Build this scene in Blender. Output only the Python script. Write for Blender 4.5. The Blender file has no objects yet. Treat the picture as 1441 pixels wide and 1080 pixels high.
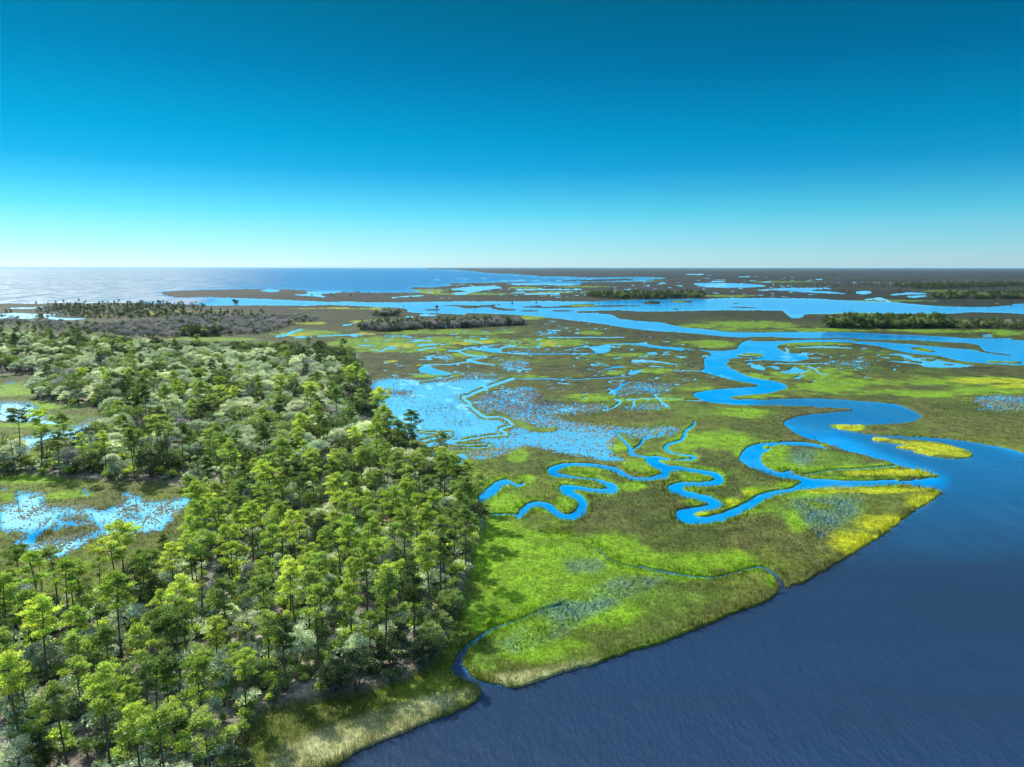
import bpy, math, random
import numpy as np
random.seed(7); rng = np.random.default_rng(7)
C = bpy.context.scene.collection
R = math.radians
# ------------------------------------------------------------------ camera
F, CX, CY, YH, H = 974.0, 720.5, 540.0, 376.7, 60.0        # focal length, centre, horizon row in photo pixels, drone height in m
PITCH = math.atan((CY - YH) / F)
SP, CP = math.sin(PITCH), math.cos(PITCH)
cam = bpy.data.cameras.new('camera'); cam_o = bpy.data.objects.new('camera', cam); C.objects.link(cam_o)
cam_o.location = (0, 0, H); cam_o.rotation_euler = (math.pi / 2 - PITCH, 0, 0)
cam.sensor_width = 36; cam.lens = 36 * F / 1441; cam.clip_start = 1; cam.clip_end = 600000
bpy.context.scene.camera = cam_o

def ground(u, v, z=0.0):
    """world x, y of the point at height z seen at photo pixel u, v"""
    u = np.asarray(u, float); v = np.asarray(v, float)
    xc = (u - CX) / F; yc = -(v - CY) / F
    dy = CP + yc * SP; dz = -SP + yc * CP
    t = (H - z) / -dz
    return xc * t, dy * t
def project(x, y, z):
    x = np.asarray(x, float); y = np.asarray(y, float); z = np.asarray(z, float) - H
    d = y * CP - z * SP; up = y * SP + z * CP
    return CX + F * x / d, CY - F * up / d

# ------------------------------------------------------------------ chart of land and water, read off as survey points
REG = {'A': (620, 580, 4), 'B': (900, 560, 4), 'C': (1081, 560, 4), 'D': (960, 450, 6), 'E': (1201, 400, 6), 'F': (500, 480, 6),
       'G': (720, 430, 6), 'H': (480, 400, 6), 'I': (180, 370, 4.803), 'J': (460, 370, 4.803), 'K': (720, 370, 4.803),
       'L': (980, 370, 4.803), 'M': (0, 500, 3.6), 'S': (400, 700, 2.842), 'V': (900, 520, 2.6636), 'T': (0, 700, 2.842),
       'Q': (0, 360, 2.882), 'P': (0, 0, 1)}
def px(reg, s):
    x0, y0, k = REG[reg]; out = []
    for w in s.split():
        q = [float(a) for a in w.split(',')]
        p = [x0 + q[0] / k, y0 + q[1] / k]
        if len(q) > 2: p.append(q[2] / k)
        out.append(p)
    return out

US = np.arange(-260, 1700, 1.4)
VS = np.concatenate([np.arange(377.05, 400, .42), np.arange(400, 560, .6), np.arange(560, 1165, .85)])
NR, NC = len(VS), len(US)
UU, VV = np.meshgrid(US, VS)
GX, GY = ground(UU, VV)
DEPTH = GY

def spline(p, closed, n=5):
    p = np.array(p, float); m = len(p)
    if m < 3: return p
    out = []
    for i in range(m if closed else m - 1):
        if closed: a, b, c, d = p[(i - 1) % m], p[i], p[(i + 1) % m], p[(i + 2) % m]
        else: a, b, c, d = p[max(i - 1, 0)], p[i], p[i + 1], p[min(i + 2, m - 1)]
        for k in range(n):
            t = k / n
            s = .5 * (2 * b + (c - a) * t + (2 * a - 5 * b + 4 * c - d) * t * t + (3 * b - a - 3 * c + d) * t ** 3)
            out.append(b + (s - (b + (c - b) * t)) * .8 + (c - b) * t)
    if not closed: out.append(p[-1])
    return np.array(out)

def fill(p, jit=.5, smooth=True):
    q = spline(p, True) if smooth else np.array(p, float)
    if jit:
        q = q.copy(); nr = np.clip((q[:, 1:2] - 377) / 260, .12, 1); q += rng.normal(0, 1, q.shape) * jit * np.concatenate([nr + 3.5 * np.clip(.45 - nr, 0, 1), nr * .6 + .25 * np.clip(.4 - nr, 0, 1)], 1)
    cov = np.zeros((NR, NC))
    xa, ya = q[:, 0], q[:, 1]; xb, yb = np.roll(xa, -1), np.roll(ya, -1)
    r0 = max(0, np.searchsorted(VS, ya.min()) - 1); r1 = min(NR - 1, np.searchsorted(VS, ya.max()) + 1)
    cols = np.arange(NC)
    for r in range(r0, r1 + 1):
        st = (VS[min(r + 1, NR - 1)] - VS[max(r - 1, 0)]) / 2
        for sub in (-.33, 0, .33):
            y = VS[r] + sub * st
            hit = (ya <= y) != (yb <= y)
            if not hit.any(): continue
            xs = np.sort(xa[hit] + (y - ya[hit]) / (yb[hit] - ya[hit]) * (xb[hit] - xa[hit]))
            xs = (xs - US[0]) / 1.4
            for a, b in zip(xs[0::2], xs[1::2]):
                i0, i1 = max(0, int(a) - 1), min(NC, int(b) + 3)
                if i1 <= i0: continue
                cc = cols[i0:i1]
                cov[r, i0:i1] += np.clip(np.minimum(cc + .5, b) - np.maximum(cc - .5, a), 0, 1) / 3
    return np.clip(cov, 0, 1)

def stroke(p, soft=.5, wmin=1.3, jit=.35):
    q = spline([a if len(a) > 2 else a + [2.0] for a in p], False, 4)
    q = q.copy(); q[1:-1, :2] += rng.normal(0, 1, (len(q) - 2, 2)) * jit * np.clip((q[1:-1, 1:2] - 377) / 200, .1, 1) if len(q) > 2 else 0
    cov = np.zeros((NR, NC))
    for a, b in zip(q[:-1], q[1:]):
        w = max(a[2], b[2], wmin) / 2 + soft + 2
        r0, r1 = np.searchsorted(VS, [min(a[1], b[1]) - w, max(a[1], b[1]) + w])
        c0, c1 = np.searchsorted(US, [min(a[0], b[0]) - w, max(a[0], b[0]) + w])
        if r1 <= r0 or c1 <= c0: continue
        X, Y = UU[r0:r1, c0:c1], VV[r0:r1, c0:c1]
        d = b[:2] - a[:2]; L2 = max(float(d @ d), 1e-6)
        t = np.clip(((X - a[0]) * d[0] + (Y - a[1]) * d[1]) / L2, 0, 1)
        dist = np.hypot(X - a[0] - t * d[0], Y - a[1] - t * d[1])
        ww = np.maximum(a[2] + (b[2] - a[2]) * t, wmin) / 2
        cov[r0:r1, c0:c1] = np.maximum(cov[r0:r1, c0:c1], np.clip(.5 + (ww - dist) / (2 * soft), 0, 1))
    return cov

def blur(a, n):
    for ax in (0, 1):
        k = n
        p = np.pad(a, [(k, k) if i == ax else (0, 0) for i in (0, 1)], mode='edge')
        cs = np.cumsum(p, axis=ax); cs = np.concatenate([np.zeros_like(np.take(cs, [0], ax)), cs], ax)
        m = a.shape[ax]
        a = (np.take(cs, range(2 * k + 1, 2 * k + 1 + m), ax) - np.take(cs, range(0, m), ax)) / (2 * k + 1)
    return a

def vnoise(x, y, seed):
    xi = np.floor(x).astype(np.int64); yi = np.floor(y).astype(np.int64)
    fx = x - xi; fy = y - yi; fx = fx * fx * (3 - 2 * fx); fy = fy * fy * (3 - 2 * fy)
    def h(a, b):
        n = (a * 374761393 + b * 668265263 + seed * 974634541) & 0xFFFFFFFF
        n = ((n ^ (n >> 13)) * 1274126177) & 0xFFFFFFFF
        return ((n ^ (n >> 16)) & 0xFFFF) / 65535.
    return (h(xi, yi) * (1 - fx) + h(xi + 1, yi) * fx) * (1 - fy) + (h(xi, yi + 1) * (1 - fx) + h(xi + 1, yi + 1) * fx) * fy
def fbm(x, y, s, seed, octs=4):
    a, t, w = 0, 0, 1.
    for o in range(octs):
        a = a + w * vnoise(x / s + 17.3 * o, y / s - 9.1 * o, seed + o); t += w; w *= .55; s *= .5
    return a / t

# ---- 1. land coverage
land = np.ones((NR, NC))
RIVER = (px('P', '380,1165 476,1078') + px('S', '300,1020 400,975 500,935 600,890 700,855 760,825 785,790 770,765 720,740 680,715 665,682 680,672 722,680 735,710 780,735 830,745 920,765 970,750 1050,725 1150,695 1250,670 1330,640')
         + px('V', '0,1050 60,1035 150,1000 250,960 330,925 400,900 480,870 510,845 525,815 545,820 600,805 650,780 700,750 765,712 850,660 930,610 1000,555 1060,515 1128,470 1135,460')
         + px('C', '940,520 800,500 700,480 900,455 985,450 900,425 830,405 770,396 700,370 600,345 500,315 400,290 300,250 200,225 120,180 85,145 110,125 200,100 330,85 470,72 450,65 350,60 200,50 60,46')
         + px('D', '700,728 520,725 360,715 200,695 130,665 95,640 105,622 200,600 350,585 500,575 640,565 600,545 450,520 300,480 160,440 190,410 185,360 190,330 245,302 200,268 0,254 0,248 120,255 250,262 330,265 460,250 480,215 560,172 640,181 800,178 1000,171 1100,166 1250,164 1440,167 1440,195 1200,190 900,200 800,225 830,255 880,280 1000,290 1060,310 1060,335 940,360 850,355 720,347 560,352 450,347 385,362 375,385 420,415 500,455 600,490 700,508 800,525 870,550 885,575 800,610 700,630 600,635 450,650 408,662 460,675 700,675 900,670 1100,665 1300,672 1430,680')
         + px('C', '240,4 280,5 400,10 600,25 700,35 730,40 800,65 850,90 862,110 820,135 720,150 600,155 470,155 360,153 350,162 400,180 500,195 600,210 800,220 1000,232 1150,250 1300,275 1440,312')
         + px('P', '1560,670 1720,730 1760,1180'))
NORTH = px('K', '340,380 500,400 650,420 800,445 950,462 1100,470 1300,485 1440,492') + px('D', '200,128 360,145 500,150 700,148 1000,158 1440,161') + \
        px('E', '0,500 200,525 350,560 500,590 720,610 900,650 1100,672 1300,685 1440,690') + px('P', '1560,516 1710,520 1710,482') + \
        px('E', '1440,476 1350,456 1240,460 1000,458 800,447 600,435 400,428 200,418 0,408') + px('D', '1000,105 700,108 420,105 300,95 180,80 0,65') + \
        px('K', '1000,403 850,394 720,376 670,350 560,345 400,350')
GREAT = px('I', '420,238 500,232 600,235 800,242 1000,250 1200,258') + px('J', '0,265 150,263 300,268 500,268 700,265 950,262 1200,262') + \
        px('K', '0,262 200,260 500,263 700,255 860,250 1060,245 1300,245') + px('L', '60,245 250,240 500,240 800,243 1000,255 1200,260') + \
        px('E', '0,145 300,150 450,165 600,178 800,190 1100,195 1350,180 1380,168') + px('P', '1560,427 1710,428 1710,446 1560,445') + \
        px('E', '1440,255 1300,245 1100,240 950,240 850,250 700,250 400,250 150,245 0,240') + px('L', '1000,340 900,345 700,350 625,345 590,325 300,322 0,325') + \
        px('K', '1100,328 1000,330 880,330 750,322 600,324 440,330 450,338 600,342 340,380 200,365 0,352') + \
        px('J', '1300,352 1100,345 940,342 930,352 800,345 620,340 540,330 550,320 500,305 350,300 150,290 0,285') + \
        px('I', '1200,290 900,288 700,290 480,287 478,270 430,255')
SEA = px('P', '-300,370 -300,428') + px('Q', '0,194 150,196 230,191 330,193 500,191 700,196 800,199') + px('I', '480,275 600,240 450,236 330,236 240,215') + \
      px('I', '240,196 400,186 700,180 1000,175 1200,186 1300,190') + px('J', '0,196 280,201 480,201 570,200 640,196 560,172 600,165 700,166 800,158 850,152 820,140 1000,136 1200,133 1400,130') + \
      px('K', '0,146 200,146 450,150 480,132 700,131 850,126 1000,131 985,146 1050,138 900,118 1050,104 850,97 600,100 400,95 0,88') + \
      px('J', '1440,88 1300,80 1100,70 1000,60 850,46 700,42 640,33 600,10')
WATER = [RIVER, NORTH, GREAT, SEA]
WATER += [px('B', '1060,292 1000,262 880,250 760,252 680,258 600,285 560,345 590,375 640,405 720,435 800,455 880,465 935,485 960,510 1080,495 1000,465 960,455 900,440 865,425 845,408 800,422 740,405 700,380 680,345 690,320 730,300 740,280 790,268 860,272 940,275 1000,284')]
WATER += [px('L', s) for s in ('0,138 300,140 470,155 380,166 200,169 80,166 0,152', '480,182 640,170 900,172 840,180 760,186 900,195 1040,215 900,208 740,200 640,190',
          '1070,205 1120,190 1170,195 1150,212', '590,325 720,345 700,375 640,372 610,350', '250,95 360,92 340,98')]
WATER += [px('E', s) for s in ('255,590 400,590 470,600 520,625 640,620 760,650 880,670 1020,692 900,705 720,708 600,700 560,680 420,668 380,662 300,655 245,662 300,650 430,655 560,670 580,660 500,648 440,620 380,604',
          '280,95 470,72 640,82 480,90', '430,102 560,98 640,98 520,115', '1090,430 1140,425 1180,445 1100,452', '190,115 250,118 240,138 180,135', '30,62 130,60 150,75 60,85')]
WATER += [px('J', s) for s in ('830,182 900,170 1000,160 1140,158 1180,172 1060,186 900,218 850,208 960,192', '625,350 660,345 750,355 700,362 640,362', '535,366 575,360 580,370', '1240,140 1330,138 1440,140 1440,146 1300,150')]
WATER += [px('I', s) for s in ('890,185 960,178 1030,184 1000,198 930,195', '1110,218 1220,210 1200,196 1300,192 1440,190 1440,202 1300,212 1340,235 1240,225')]
WATER += [px('G', s) for s in ('650,350 720,345 820,330 830,380 790,402 720,405 690,380', '980,570 1060,545 1110,550 1050,580 1010,590', '1140,400 1220,395 1220,420 1150,412')]
WATER += [px('H', s) for s in ('1140,550 1220,540 1340,545 1345,580 1230,572', '650,720 690,690 740,690 800,720 930,750 900,775 760,765 680,745')]
WATER += [px('D', s) for s in ('530,375 580,365 620,385 690,400 690,432 600,415 575,385', '690,400 760,390 820,405 805,425 740,402', '800,440 900,430 940,400 1000,420 1080,430 1040,447 900,460', '950,490 1030,476 1000,490 975,508')]
LAND = [px('D', s) for s in ('470,300 520,287 620,286 700,305 640,312 560,322 480,318', '385,348 420,330 600,325 720,318 600,336 480,350', '1020,428 1050,425 1000,440')]
LAND += [px('E', '0,470 200,472 500,477 750,490 950,500 1060,520 1085,550 1120,570 1250,590 1370,605 1300,604 1100,578 1000,554 750,534 500,510 200,490 0,482'),
         px('D', '360,146 500,150 700,148 1000,158 1440,160 1440,166 1100,169 1000,173 800,183 640,184 560,174'),
         px('E', '470,540 580,540 700,570 640,574 540,560'), px('E', '1120,655 1220,652 1300,656 1420,660 1390,675 1280,668 1180,668'), px('E', '560,635 640,628 700,640 640,655'), px('E', '740,680 850,676 820,686')]
LAND += [px('J', s) for s in ('740,290 850,285 1000,290 1110,285 1200,278 1130,292 1150,302 1290,318 1220,325 1130,315 1090,300 950,310 880,296', '650,318 720,312 780,318 700,325', '1310,300 1440,290 1440,305')]
LAND += [px('K', s) for s in ('75,300 250,298 360,290 440,280 540,280 580,288 760,287 900,292 700,298 540,300 360,305 200,306', '60,322 180,322 170,330 80,331', '270,322 420,322 400,329 300,330', '1050,262 1120,254 1230,260 1180,272', '1075,312 1130,310 1120,320', '870,270 1000,266 1000,278 900,278', '1140,288 1180,286 1190,292', '250,120 400,116 600,112 780,108 830,120 600,128')]
LAND += [px('L', s) for s in ('200,302 260,298 440,304 380,307', '240,274 285,270 280,278')]
LAND += [px('C', '582,230 620,226 700,232 800,240 880,243 1000,265 1100,290 1150,315 1140,335 1080,345 1000,342 900,325 810,305 850,300 760,290 722,278 780,266 680,255 600,243')]
LAND += [px('B', '690,280 715,272 738,280 715,290'), px('B', '845,432 858,428 868,436'), px('I', '715,264 740,264 745,276 715,276'), px('V', '548,815 566,816 562,824')]
CREEK = [px('B', s) for s in ('1440,480,36 1250,487,36 1050,487,52 950,490,60 860,520,26 760,542,34 690,566,46 620,605,52 540,645,48 450,680,52 350,695,46 270,685,66 232,662,62 330,632,34 410,618,42 448,605,42 400,582,46 330,562,42 260,545,42 200,520,48 180,512,42 230,495,36 320,490,28 400,487,36 455,468,46 430,440,36 370,425,28 300,412,26 220,402,32 150,405,50 120,385,44 60,362,34 50,350,30 90,342,28 160,348,12',
         '150,405,44 140,440,40 60,460,22 0,464,22', '310,135,8 300,160,12 260,190,14 255,215,18 230,245,14 170,262,16 145,285,22 170,308,16 230,322,12 290,330,14 315,340,18 280,352,14 200,352,8', '920,437,6 1050,415,8 1180,405,8 1300,398,8 1440,385,9',
         '0,950,12 150,990,12 300,1010,11 430,1015,12 550,985,10 640,960,12 700,962,16 770,1010,24 800,1060,34')]
CREEK += [px('A', s) for s in ('1200,378,22 1100,380,22 1040,362,28 1000,335,32 930,315,26 850,302,22 760,298,20 680,308,30 622,335,44 650,355,32 720,368,20 800,375,12 880,388,20 940,408,32 980,435,44 950,448,38 880,448,28 820,438,26 760,430,28 690,432,44 700,450,44 770,482,44 800,515,50 790,560,58 755,590,46 700,596,38 650,576,46 615,540,46 560,525,40 510,528,38 470,560,40 445,590,34',
          '445,586,14 380,580,12 300,582,14', '235,490,50 270,462,60 320,420,50 370,400,36 440,418,18 468,405,14', '1270,330,40 1220,305,36 1185,282,42 1180,268,34 1240,265,16 1285,270,12', '1165,258,14 1100,246,16 1070,235,26 1065,205,18 1040,170,14 1010,145,12 990,120,10 1010,102,8', '1070,225,10 1120,190,12 1150,150,14 1190,145,10',
          '800,740,7 900,790,9 950,835,10 1050,870,10 1200,890,11 1440,935,12', '560,680,4 640,692,5 740,690,4')]
CREEK += [px('S', '690,690,44 708,630,26 760,580,18 820,540,16 850,525,13 950,490,10 1050,450,10 1110,435,7')]
CREEK += [px('G', s) for s in ('1440,372,26 1300,360,22 1180,345,22 1080,330,20 1000,325,8 900,325,8 830,335,12', '720,405,8 500,410,9 280,413,10 20,408,9', '650,350,8 560,355,8 520,370,6', '700,480,8 830,515,8', '780,540,8 900,520,14 950,520,8', '1000,600,8 850,610,7 700,620,8 520,628,8 300,622,12 200,622,10 0,625,8', '1440,560,8 1370,552,10',
          '860,760,16 880,720,24 930,680,14 1000,645,10', '860,795,10 920,815,18 850,870,10 760,890,8', '1030,800,10 1030,850,14', '1200,750,10 1270,820,16 1330,865,10', '1270,413,8 1340,413,8', '1380,430,10 1440,436,10', '300,270,7 600,272,6 950,270,6', '210,290,12 250,285,10', '890,350,10 920,352,8', '180,355,8 225,353,8', '1440,790,5 1200,785,6 960,795,6', '1020,470,20 1200,475,14 1400,500,8', '1170,515,10 1290,522,8')]
CREEK += [px('H', s) for s in ('90,440,14 180,432,14', '360,438,10 480,440,10 580,448,16', '360,480,10 400,478,8', '150,520,12 280,518,8', '240,550,8 300,560,6 340,570,10 380,545,14 460,545,6', '650,560,14 720,545,12 800,535,10', '680,515,14 800,510,14', '840,515,10 880,510,8', '610,470,8 700,482,10', '730,450,8 775,450,8', '920,425,12 980,422,10', '970,447,7 1000,447,7', '1100,490,12 1140,490,10 1190,505,8', '1180,465,16 1225,462,12', '1225,440,8 1245,445,8', '1080,447,8 1140,445,7', '1420,485,10 1460,480,10',
          '900,568,10 980,565,14 1060,598,16 1140,610,14 1230,612,10 1210,625,10 1060,640,16 1130,660,22 1200,675,12 1300,690,8', '1080,655,10 900,680,10 760,682,10 700,690,18', '980,565,10 1090,540,12 1140,548,14', '590,830,8 700,815,8 880,795,10 940,780,12', '20,350,12 60,345,10 120,325,6', '550,278,7 610,276,7', '430,118,5 500,108,8 690,98,5', '590,830,8 650,845,8')]
CREEK += [px('F', s) for s in ('1330,320,24 1230,355,24 1100,400,22 960,465,22 900,478,22 970,530,26 960,545,26 1050,620,24 1100,645,20 1240,650,16 1310,690,20 1320,720,18 1220,750,22 1280,790,24 1150,805,14 1000,825,16 900,845,18 780,850,28', '560,850,20 680,820,20 800,800,22 800,780,16 650,775,10 540,770,10', '620,880,28 780,870,22 900,880,12 1100,875,10 1140,890,14 1050,910,14 880,905,10', '600,940,30 700,960,26 900,970,30 930,990,24 820,1000,18', '900,1010,20 880,1050,28 900,1085,20', '1220,100,8 1330,105,8 1440,108,8', '1230,60,14 1350,42,10', '870,560,10 900,548,16 960,545,20', '380,640,10 450,690,12 540,740,16')]
CREEK += [px('D', s) for s in ('860,375,8 1000,376,8 1170,370,8', '1060,395,14 1120,420,14 1150,450,12 1240,468,6', '870,240,14 890,262,20 880,280,20', '1000,240,10 1150,232,12 1300,235,12 1430,245,8', '1080,325,8 1170,325,7', '1000,290,12 1100,295,8', '0,430,6 160,440,8', '30,685,5 160,688,6', '-20,320,10 20,318,12', '0,210,12 15,212,10')]
CREEK += [px('Q', s) for s in ('-40,252,16 40,247,12 110,250,16 170,244,8 215,255,12 270,258,8 345,256,3', '0,240,5 60,237,8 150,239,4 250,241,6', '40,214,3 110,213,5 190,210,4', '1120,328,8 1160,322,8 1215,300,6', '1200,332,6 1260,330,8', '1290,327,4 1441,320,5')]
CREEK += [px('I', s) for s in ('1005,502,8 1030,494,14 1062,490,9 1100,470,12 1140,460,7 1185,447,4', '1120,509,4 1180,506,8 1235,503,10', '1280,497,4 1350,494,5 1441,490,7')]
CREEK += [px('M', s) for s in ('0,322,22 120,322,20 180,336,18 260,346,12 350,356,8', '150,940,34 230,880,26 280,820,14', '960,1000,40 985,960,34 1000,900,22', '1000,1010,20 980,1040,20')]
CREEK += [px('K', s) for s in ('0,148,4 150,148,4 420,151,5', '1320,162,8 1440,150,14', '1180,80,3 1300,78,4', '90,212,8 320,208,8', '30,182,4 470,180,4', '890,156,4 930,155,4')]
CREEK += [px('L', s) for s in ('100,127,4 190,127,4', '450,131,3 500,130,3', '810,113,3 850,113,3', '420,184,4 480,184,4', '1060,135,4 1080,134,4', '1140,250,6 1230,244,12 1300,258,10')]
n2 = .6 * vnoise(GX / 1.7, GY / 1.7, 71) + .4 * vnoise(GX / .7, GY / .7, 72)
for p in WATER:
    f = fill(p)
    if p is RIVER: f = np.where(VV > 600, np.clip((blur(f, 2) + (n2 - .5) * .75 - .5) * 2.2 + .5, 0, 1), f)
    land = np.minimum(land, 1 - f)
for p in LAND: land = np.maximum(land, fill(p))
for p in CREEK: land = np.minimum(land, 1 - stroke(p))
# ragged shores: slumped banks, bars and drowned edges; small pools scattered over the low marsh
ang, dep = GX / GY, np.log(GY)
rag = .5 * vnoise(ang * 260, dep * 210, 81) + .35 * vnoise(ang * 560, dep * 430, 82) + .15 * rng.random((NR, NC))
soft_l = blur(land, 1)
k_rag = np.clip((640 - VV) / 160, 0, 1) * .75
land = np.clip(((1 - k_rag) * land + k_rag * soft_l + k_rag * (rag - .5) * np.interp(VV, [410, 470], [1.6, .9]) - .5) * (1 + 1.5 * k_rag) + .5, 0, 1)
pool = .6 * vnoise(ang * 75, dep * 62, 91) + .4 * vnoise(ang * 190, dep * 150, 92)
zone = np.clip(1 - np.hypot((UU - 720) / 330, (VV - 515) / 75), 0, .45) / .45
zone = np.maximum(zone, .55 * np.clip((VV - 384) / 8, 0, 1) * np.clip((424 - VV) / 8, 0, 1) * np.clip((UU - 560) / 80, 0, 1) * np.clip((1250 - UU) / 200, .1, 1))
zone = np.maximum(zone, .75 * np.clip(1 - np.hypot((UU - 1180) / 170, (VV - 512) / 34), 0, .4) / .4)
POOL = np.clip((pool - .80 + .10 * zone) * 14, 0, 1) * np.clip(zone * 3, 0, 1)
land = np.minimum(land, 1 - POOL)

# ---- 2. flooded flats: share of open water between the reeds
wet = np.zeros((NR, NC))
PANS = [(.93, px('F', '160,340 350,312 500,330 650,340 900,325 1150,320 1230,345 1100,400 950,460 1000,520 1000,570 1080,640 1240,650 1300,690 1240,760 1270,795 1100,810 900,840 760,830 600,850 450,800 320,790 240,740 200,640 130,500 130,450')),
        (.58, px('F', '1050,470 1250,410 1440,400 1440,640 1270,630 1200,600 1080,600 1010,540')), (.55, px('F', '880,920 1100,940 1340,900 1330,960 1100,1010 950,990')), (.5, px('F', '600,860 900,860 1150,870 1440,820 1440,900 900,1000 620,960')),
        (.76, px('A', '180,160 400,120 620,100 860,95 1000,110 980,170 960,230 1060,290 900,270 700,240 500,200 350,200')), (.55, px('A', '1000,110 1150,90 1330,110 1200,150 1080,150')), (.6, px('A', '-60,80 200,40 360,50 420,100 200,140 0,150')), (.45, px('A', '380,60 560,30 700,60 640,110 460,110')),
        (.55, px('G', '0,700 220,700 250,760 200,820 400,830 700,830 870,870 700,900 500,920 350,920 0,930')), (.62, px('G', '0,945 350,940 470,980 900,1030 1380,1030 1350,1080 0,1080')), (.42, px('G', '830,650 1000,640 1250,650 1440,650 1250,760 1100,740 880,760')), (.5, px('G', '880,870 1060,840 1300,830 1340,870 1000,890')),
        (.6, px('G', '0,475 200,485 150,500 0,500')), (.7, px('G', '1020,460 1200,460 1150,490 1030,490')), (.55, px('G', '200,225 380,210 370,245 250,250')), (.35, px('G', '0,370 420,380 420,400 0,402')), (.75, px('H', '785,620 830,600 900,600 950,615 920,640 820,640')),
        (.6, px('F', '1230,170 1440,175 1440,260 1250,250')), (.45, px('F', '850,260 1100,270 1300,290 1000,310 850,300')),
        (.17, px('S', '900,600 1000,520 1100,440 1300,360 1421,320 1500,330 1421,380 1200,480 1100,560 950,620')), (.25, px('A', '700,860 860,840 900,900 760,920')), (.17, px('B', '870,590 1000,570 1250,570 1230,640 1190,690 1000,760 900,650')), (.15, px('B', '840,310 960,300 970,370 880,380')), (.2, px('B', '980,720 1080,700 1040,800 960,790')),
        (.85, px('M', '0,235 180,250 190,290 280,310 270,335 0,330')), (.8, px('M', '0,440 100,420 300,375 420,350 450,320 520,320 640,330 630,370 530,400 420,440 300,420 200,470 90,490 0,500')), (.74, px('M', '0,760 200,740 420,760 540,790 600,720 650,690 740,740 850,730 1000,715 990,750 900,800 800,900 500,920 420,980 220,1040 0,900')), (.75, px('M', '70,700 240,700 220,740 100,750')), (.6, px('M', '0,665 40,670 30,690 0,690')), (.5, px('M', '410,700 440,670 470,720')), (.5, px('M', '60,1150 160,1140 200,1220 60,1260')),
        (.62, px('E', '1010,970 1150,940 1440,955 1440,1010 1300,990 1150,1000 1000,1010')), (.45, px('E', '1080,1000 1440,1000 1440,1080 1100,1080')), (.35, px('E', '0,640 120,620 160,700 0,720')), (.35, px('D', '1200,350 1440,330 1440,400 1240,400')), (.4, px('D', '0,510 90,510 60,545 0,545')), (.55, px('M', '20,140 80,135 60,160'))]
for w, p in PANS: wet = np.maximum(wet, fill(p, 1.0) * w)
LEV = np.zeros((NR, NC))
for p in [px('F', s) for s in ('1330,320,24 1230,355,24 1100,400,22 960,465,22 900,478,22 970,530,26 960,545,26 1050,620,24 1100,645,20 1240,650,16 1310,690,20 1320,720,18 1220,750,22 1280,790,24 1150,805,14 1000,825,16 900,845,18', '560,850,20 680,820,20 800,800,22 800,780,16 650,775,10 540,770,10', '780,870,22 900,880,12 1100,875,10 1140,890,14 1050,910,14 880,905,10', '700,960,26 900,970,30 930,990,24', '560,350,8 700,315,8 880,295,10')] + [px('A', '1065,205,18 1040,170,14 1010,145,12 990,120,10'), px('A', '380,60,8 460,70,10 520,100,10 640,100,8'), px('G', '20,1015,8 130,1020,10 200,1055,10')]:
    LEV = np.maximum(LEV, stroke([[a[0], a[1], a[2] + 4.2] for a in p], 1.2))
DRY = [px('F', s) for s in ('180,440,22 330,440,26', '360,440,24 480,450,34', '840,470,10 900,500,16 950,540,12', '780,700,6 860,690,10', '640,830,10 760,830,14', '680,890,20 760,890,40 780,880,20', '620,915,24 690,915,24', '830,790,24 860,780,16', '1260,710,18 1300,710,16', '530,310,20 650,300,26 760,295,14', '500,760,12 530,755,12', '820,1030,40 740,1020,30')]
DRY += [px('M', s) for s in ('170,930,60 320,900,70 480,880,50', '0,930,50 90,920,60', '240,750,40 420,745,50 540,760,20', '640,820,18 690,815,18', '500,745,60 620,735,40', '0,700,30 60,720,30', '320,830,36 440,830,30')]
for p in DRY:
    s = stroke(p, 2.5); wet *= (1 - .75 * s)
wet = blur(blur(wet, 3), 4) * (1 - LEV)

# ---- 3. woods: where the forest floor lies
FOREST = px('P', '-300,1165 300,1165 320,1085 332,1050 360,1015 392,998') + px('S', '310,800 480,735 590,672 612,620 680,470 735,300 775,170 795,100') + \
         px('P', '668,727 656,712 640,680 622,668 600,658 575,640 545,620 524,600 514,560 508,538 495,512 480,505 400,500 300,500 180,492 0,478 -300,470')
GLADE = [px('P', '-300,533 0,530 60,527 62,545 52,562 90,572 150,578 155,600 152,622 120,640 50,652 0,650 -300,655'),
         px('P', '-300,668 0,668 80,675 150,679 240,682 300,690 308,703 290,722 270,745 285,770 278,795 262,800 240,815 200,838 120,852 60,865 0,862 -300,870')]
wood = fill(FOREST, 1.5)
for p in GLADE: wood = np.minimum(wood, 1 - fill(p, 1.5))
wood_s = blur(wood, 4)

# ---- 4. height of the ground
seedn = rng.random((NR, NC))
nz = (.55 - .4 * np.clip((VV - 600) / 60, 0, 1)) * seedn + .35 * np.clip((VV - 600) / 60, 0, 1) * fbm(GX, GY * .5, 2.6, 8, 3) + .45 * vnoise(GX / (GY * .0022), np.log(GY) * 330, 3) + .32 * fbm(GX, GY, 14., 5)
qs = np.quantile(nz[::7, ::7], np.linspace(0, 1, 101)); un = np.interp(nz, qs, np.linspace(0, 1, 101))
lc = np.clip((land - .5) * 2, -1, 1)
hl = .42 + .25 * (fbm(GX, GY, 9., 21) - .5) + .9 * wood_s
pan = np.clip((un - wet * 1.04 + .04) * 1.1, -.3, .6)
hl = np.where(wet > .04, np.minimum(hl, pan), hl)
Z = np.where(lc >= 0, np.minimum(1, lc * 1.2) * hl, lc * .9)
fall = np.clip((GY - 9000) / 20000, 0, 1); Z = np.where(Z > 0, Z + fall * 3, Z)

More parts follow.
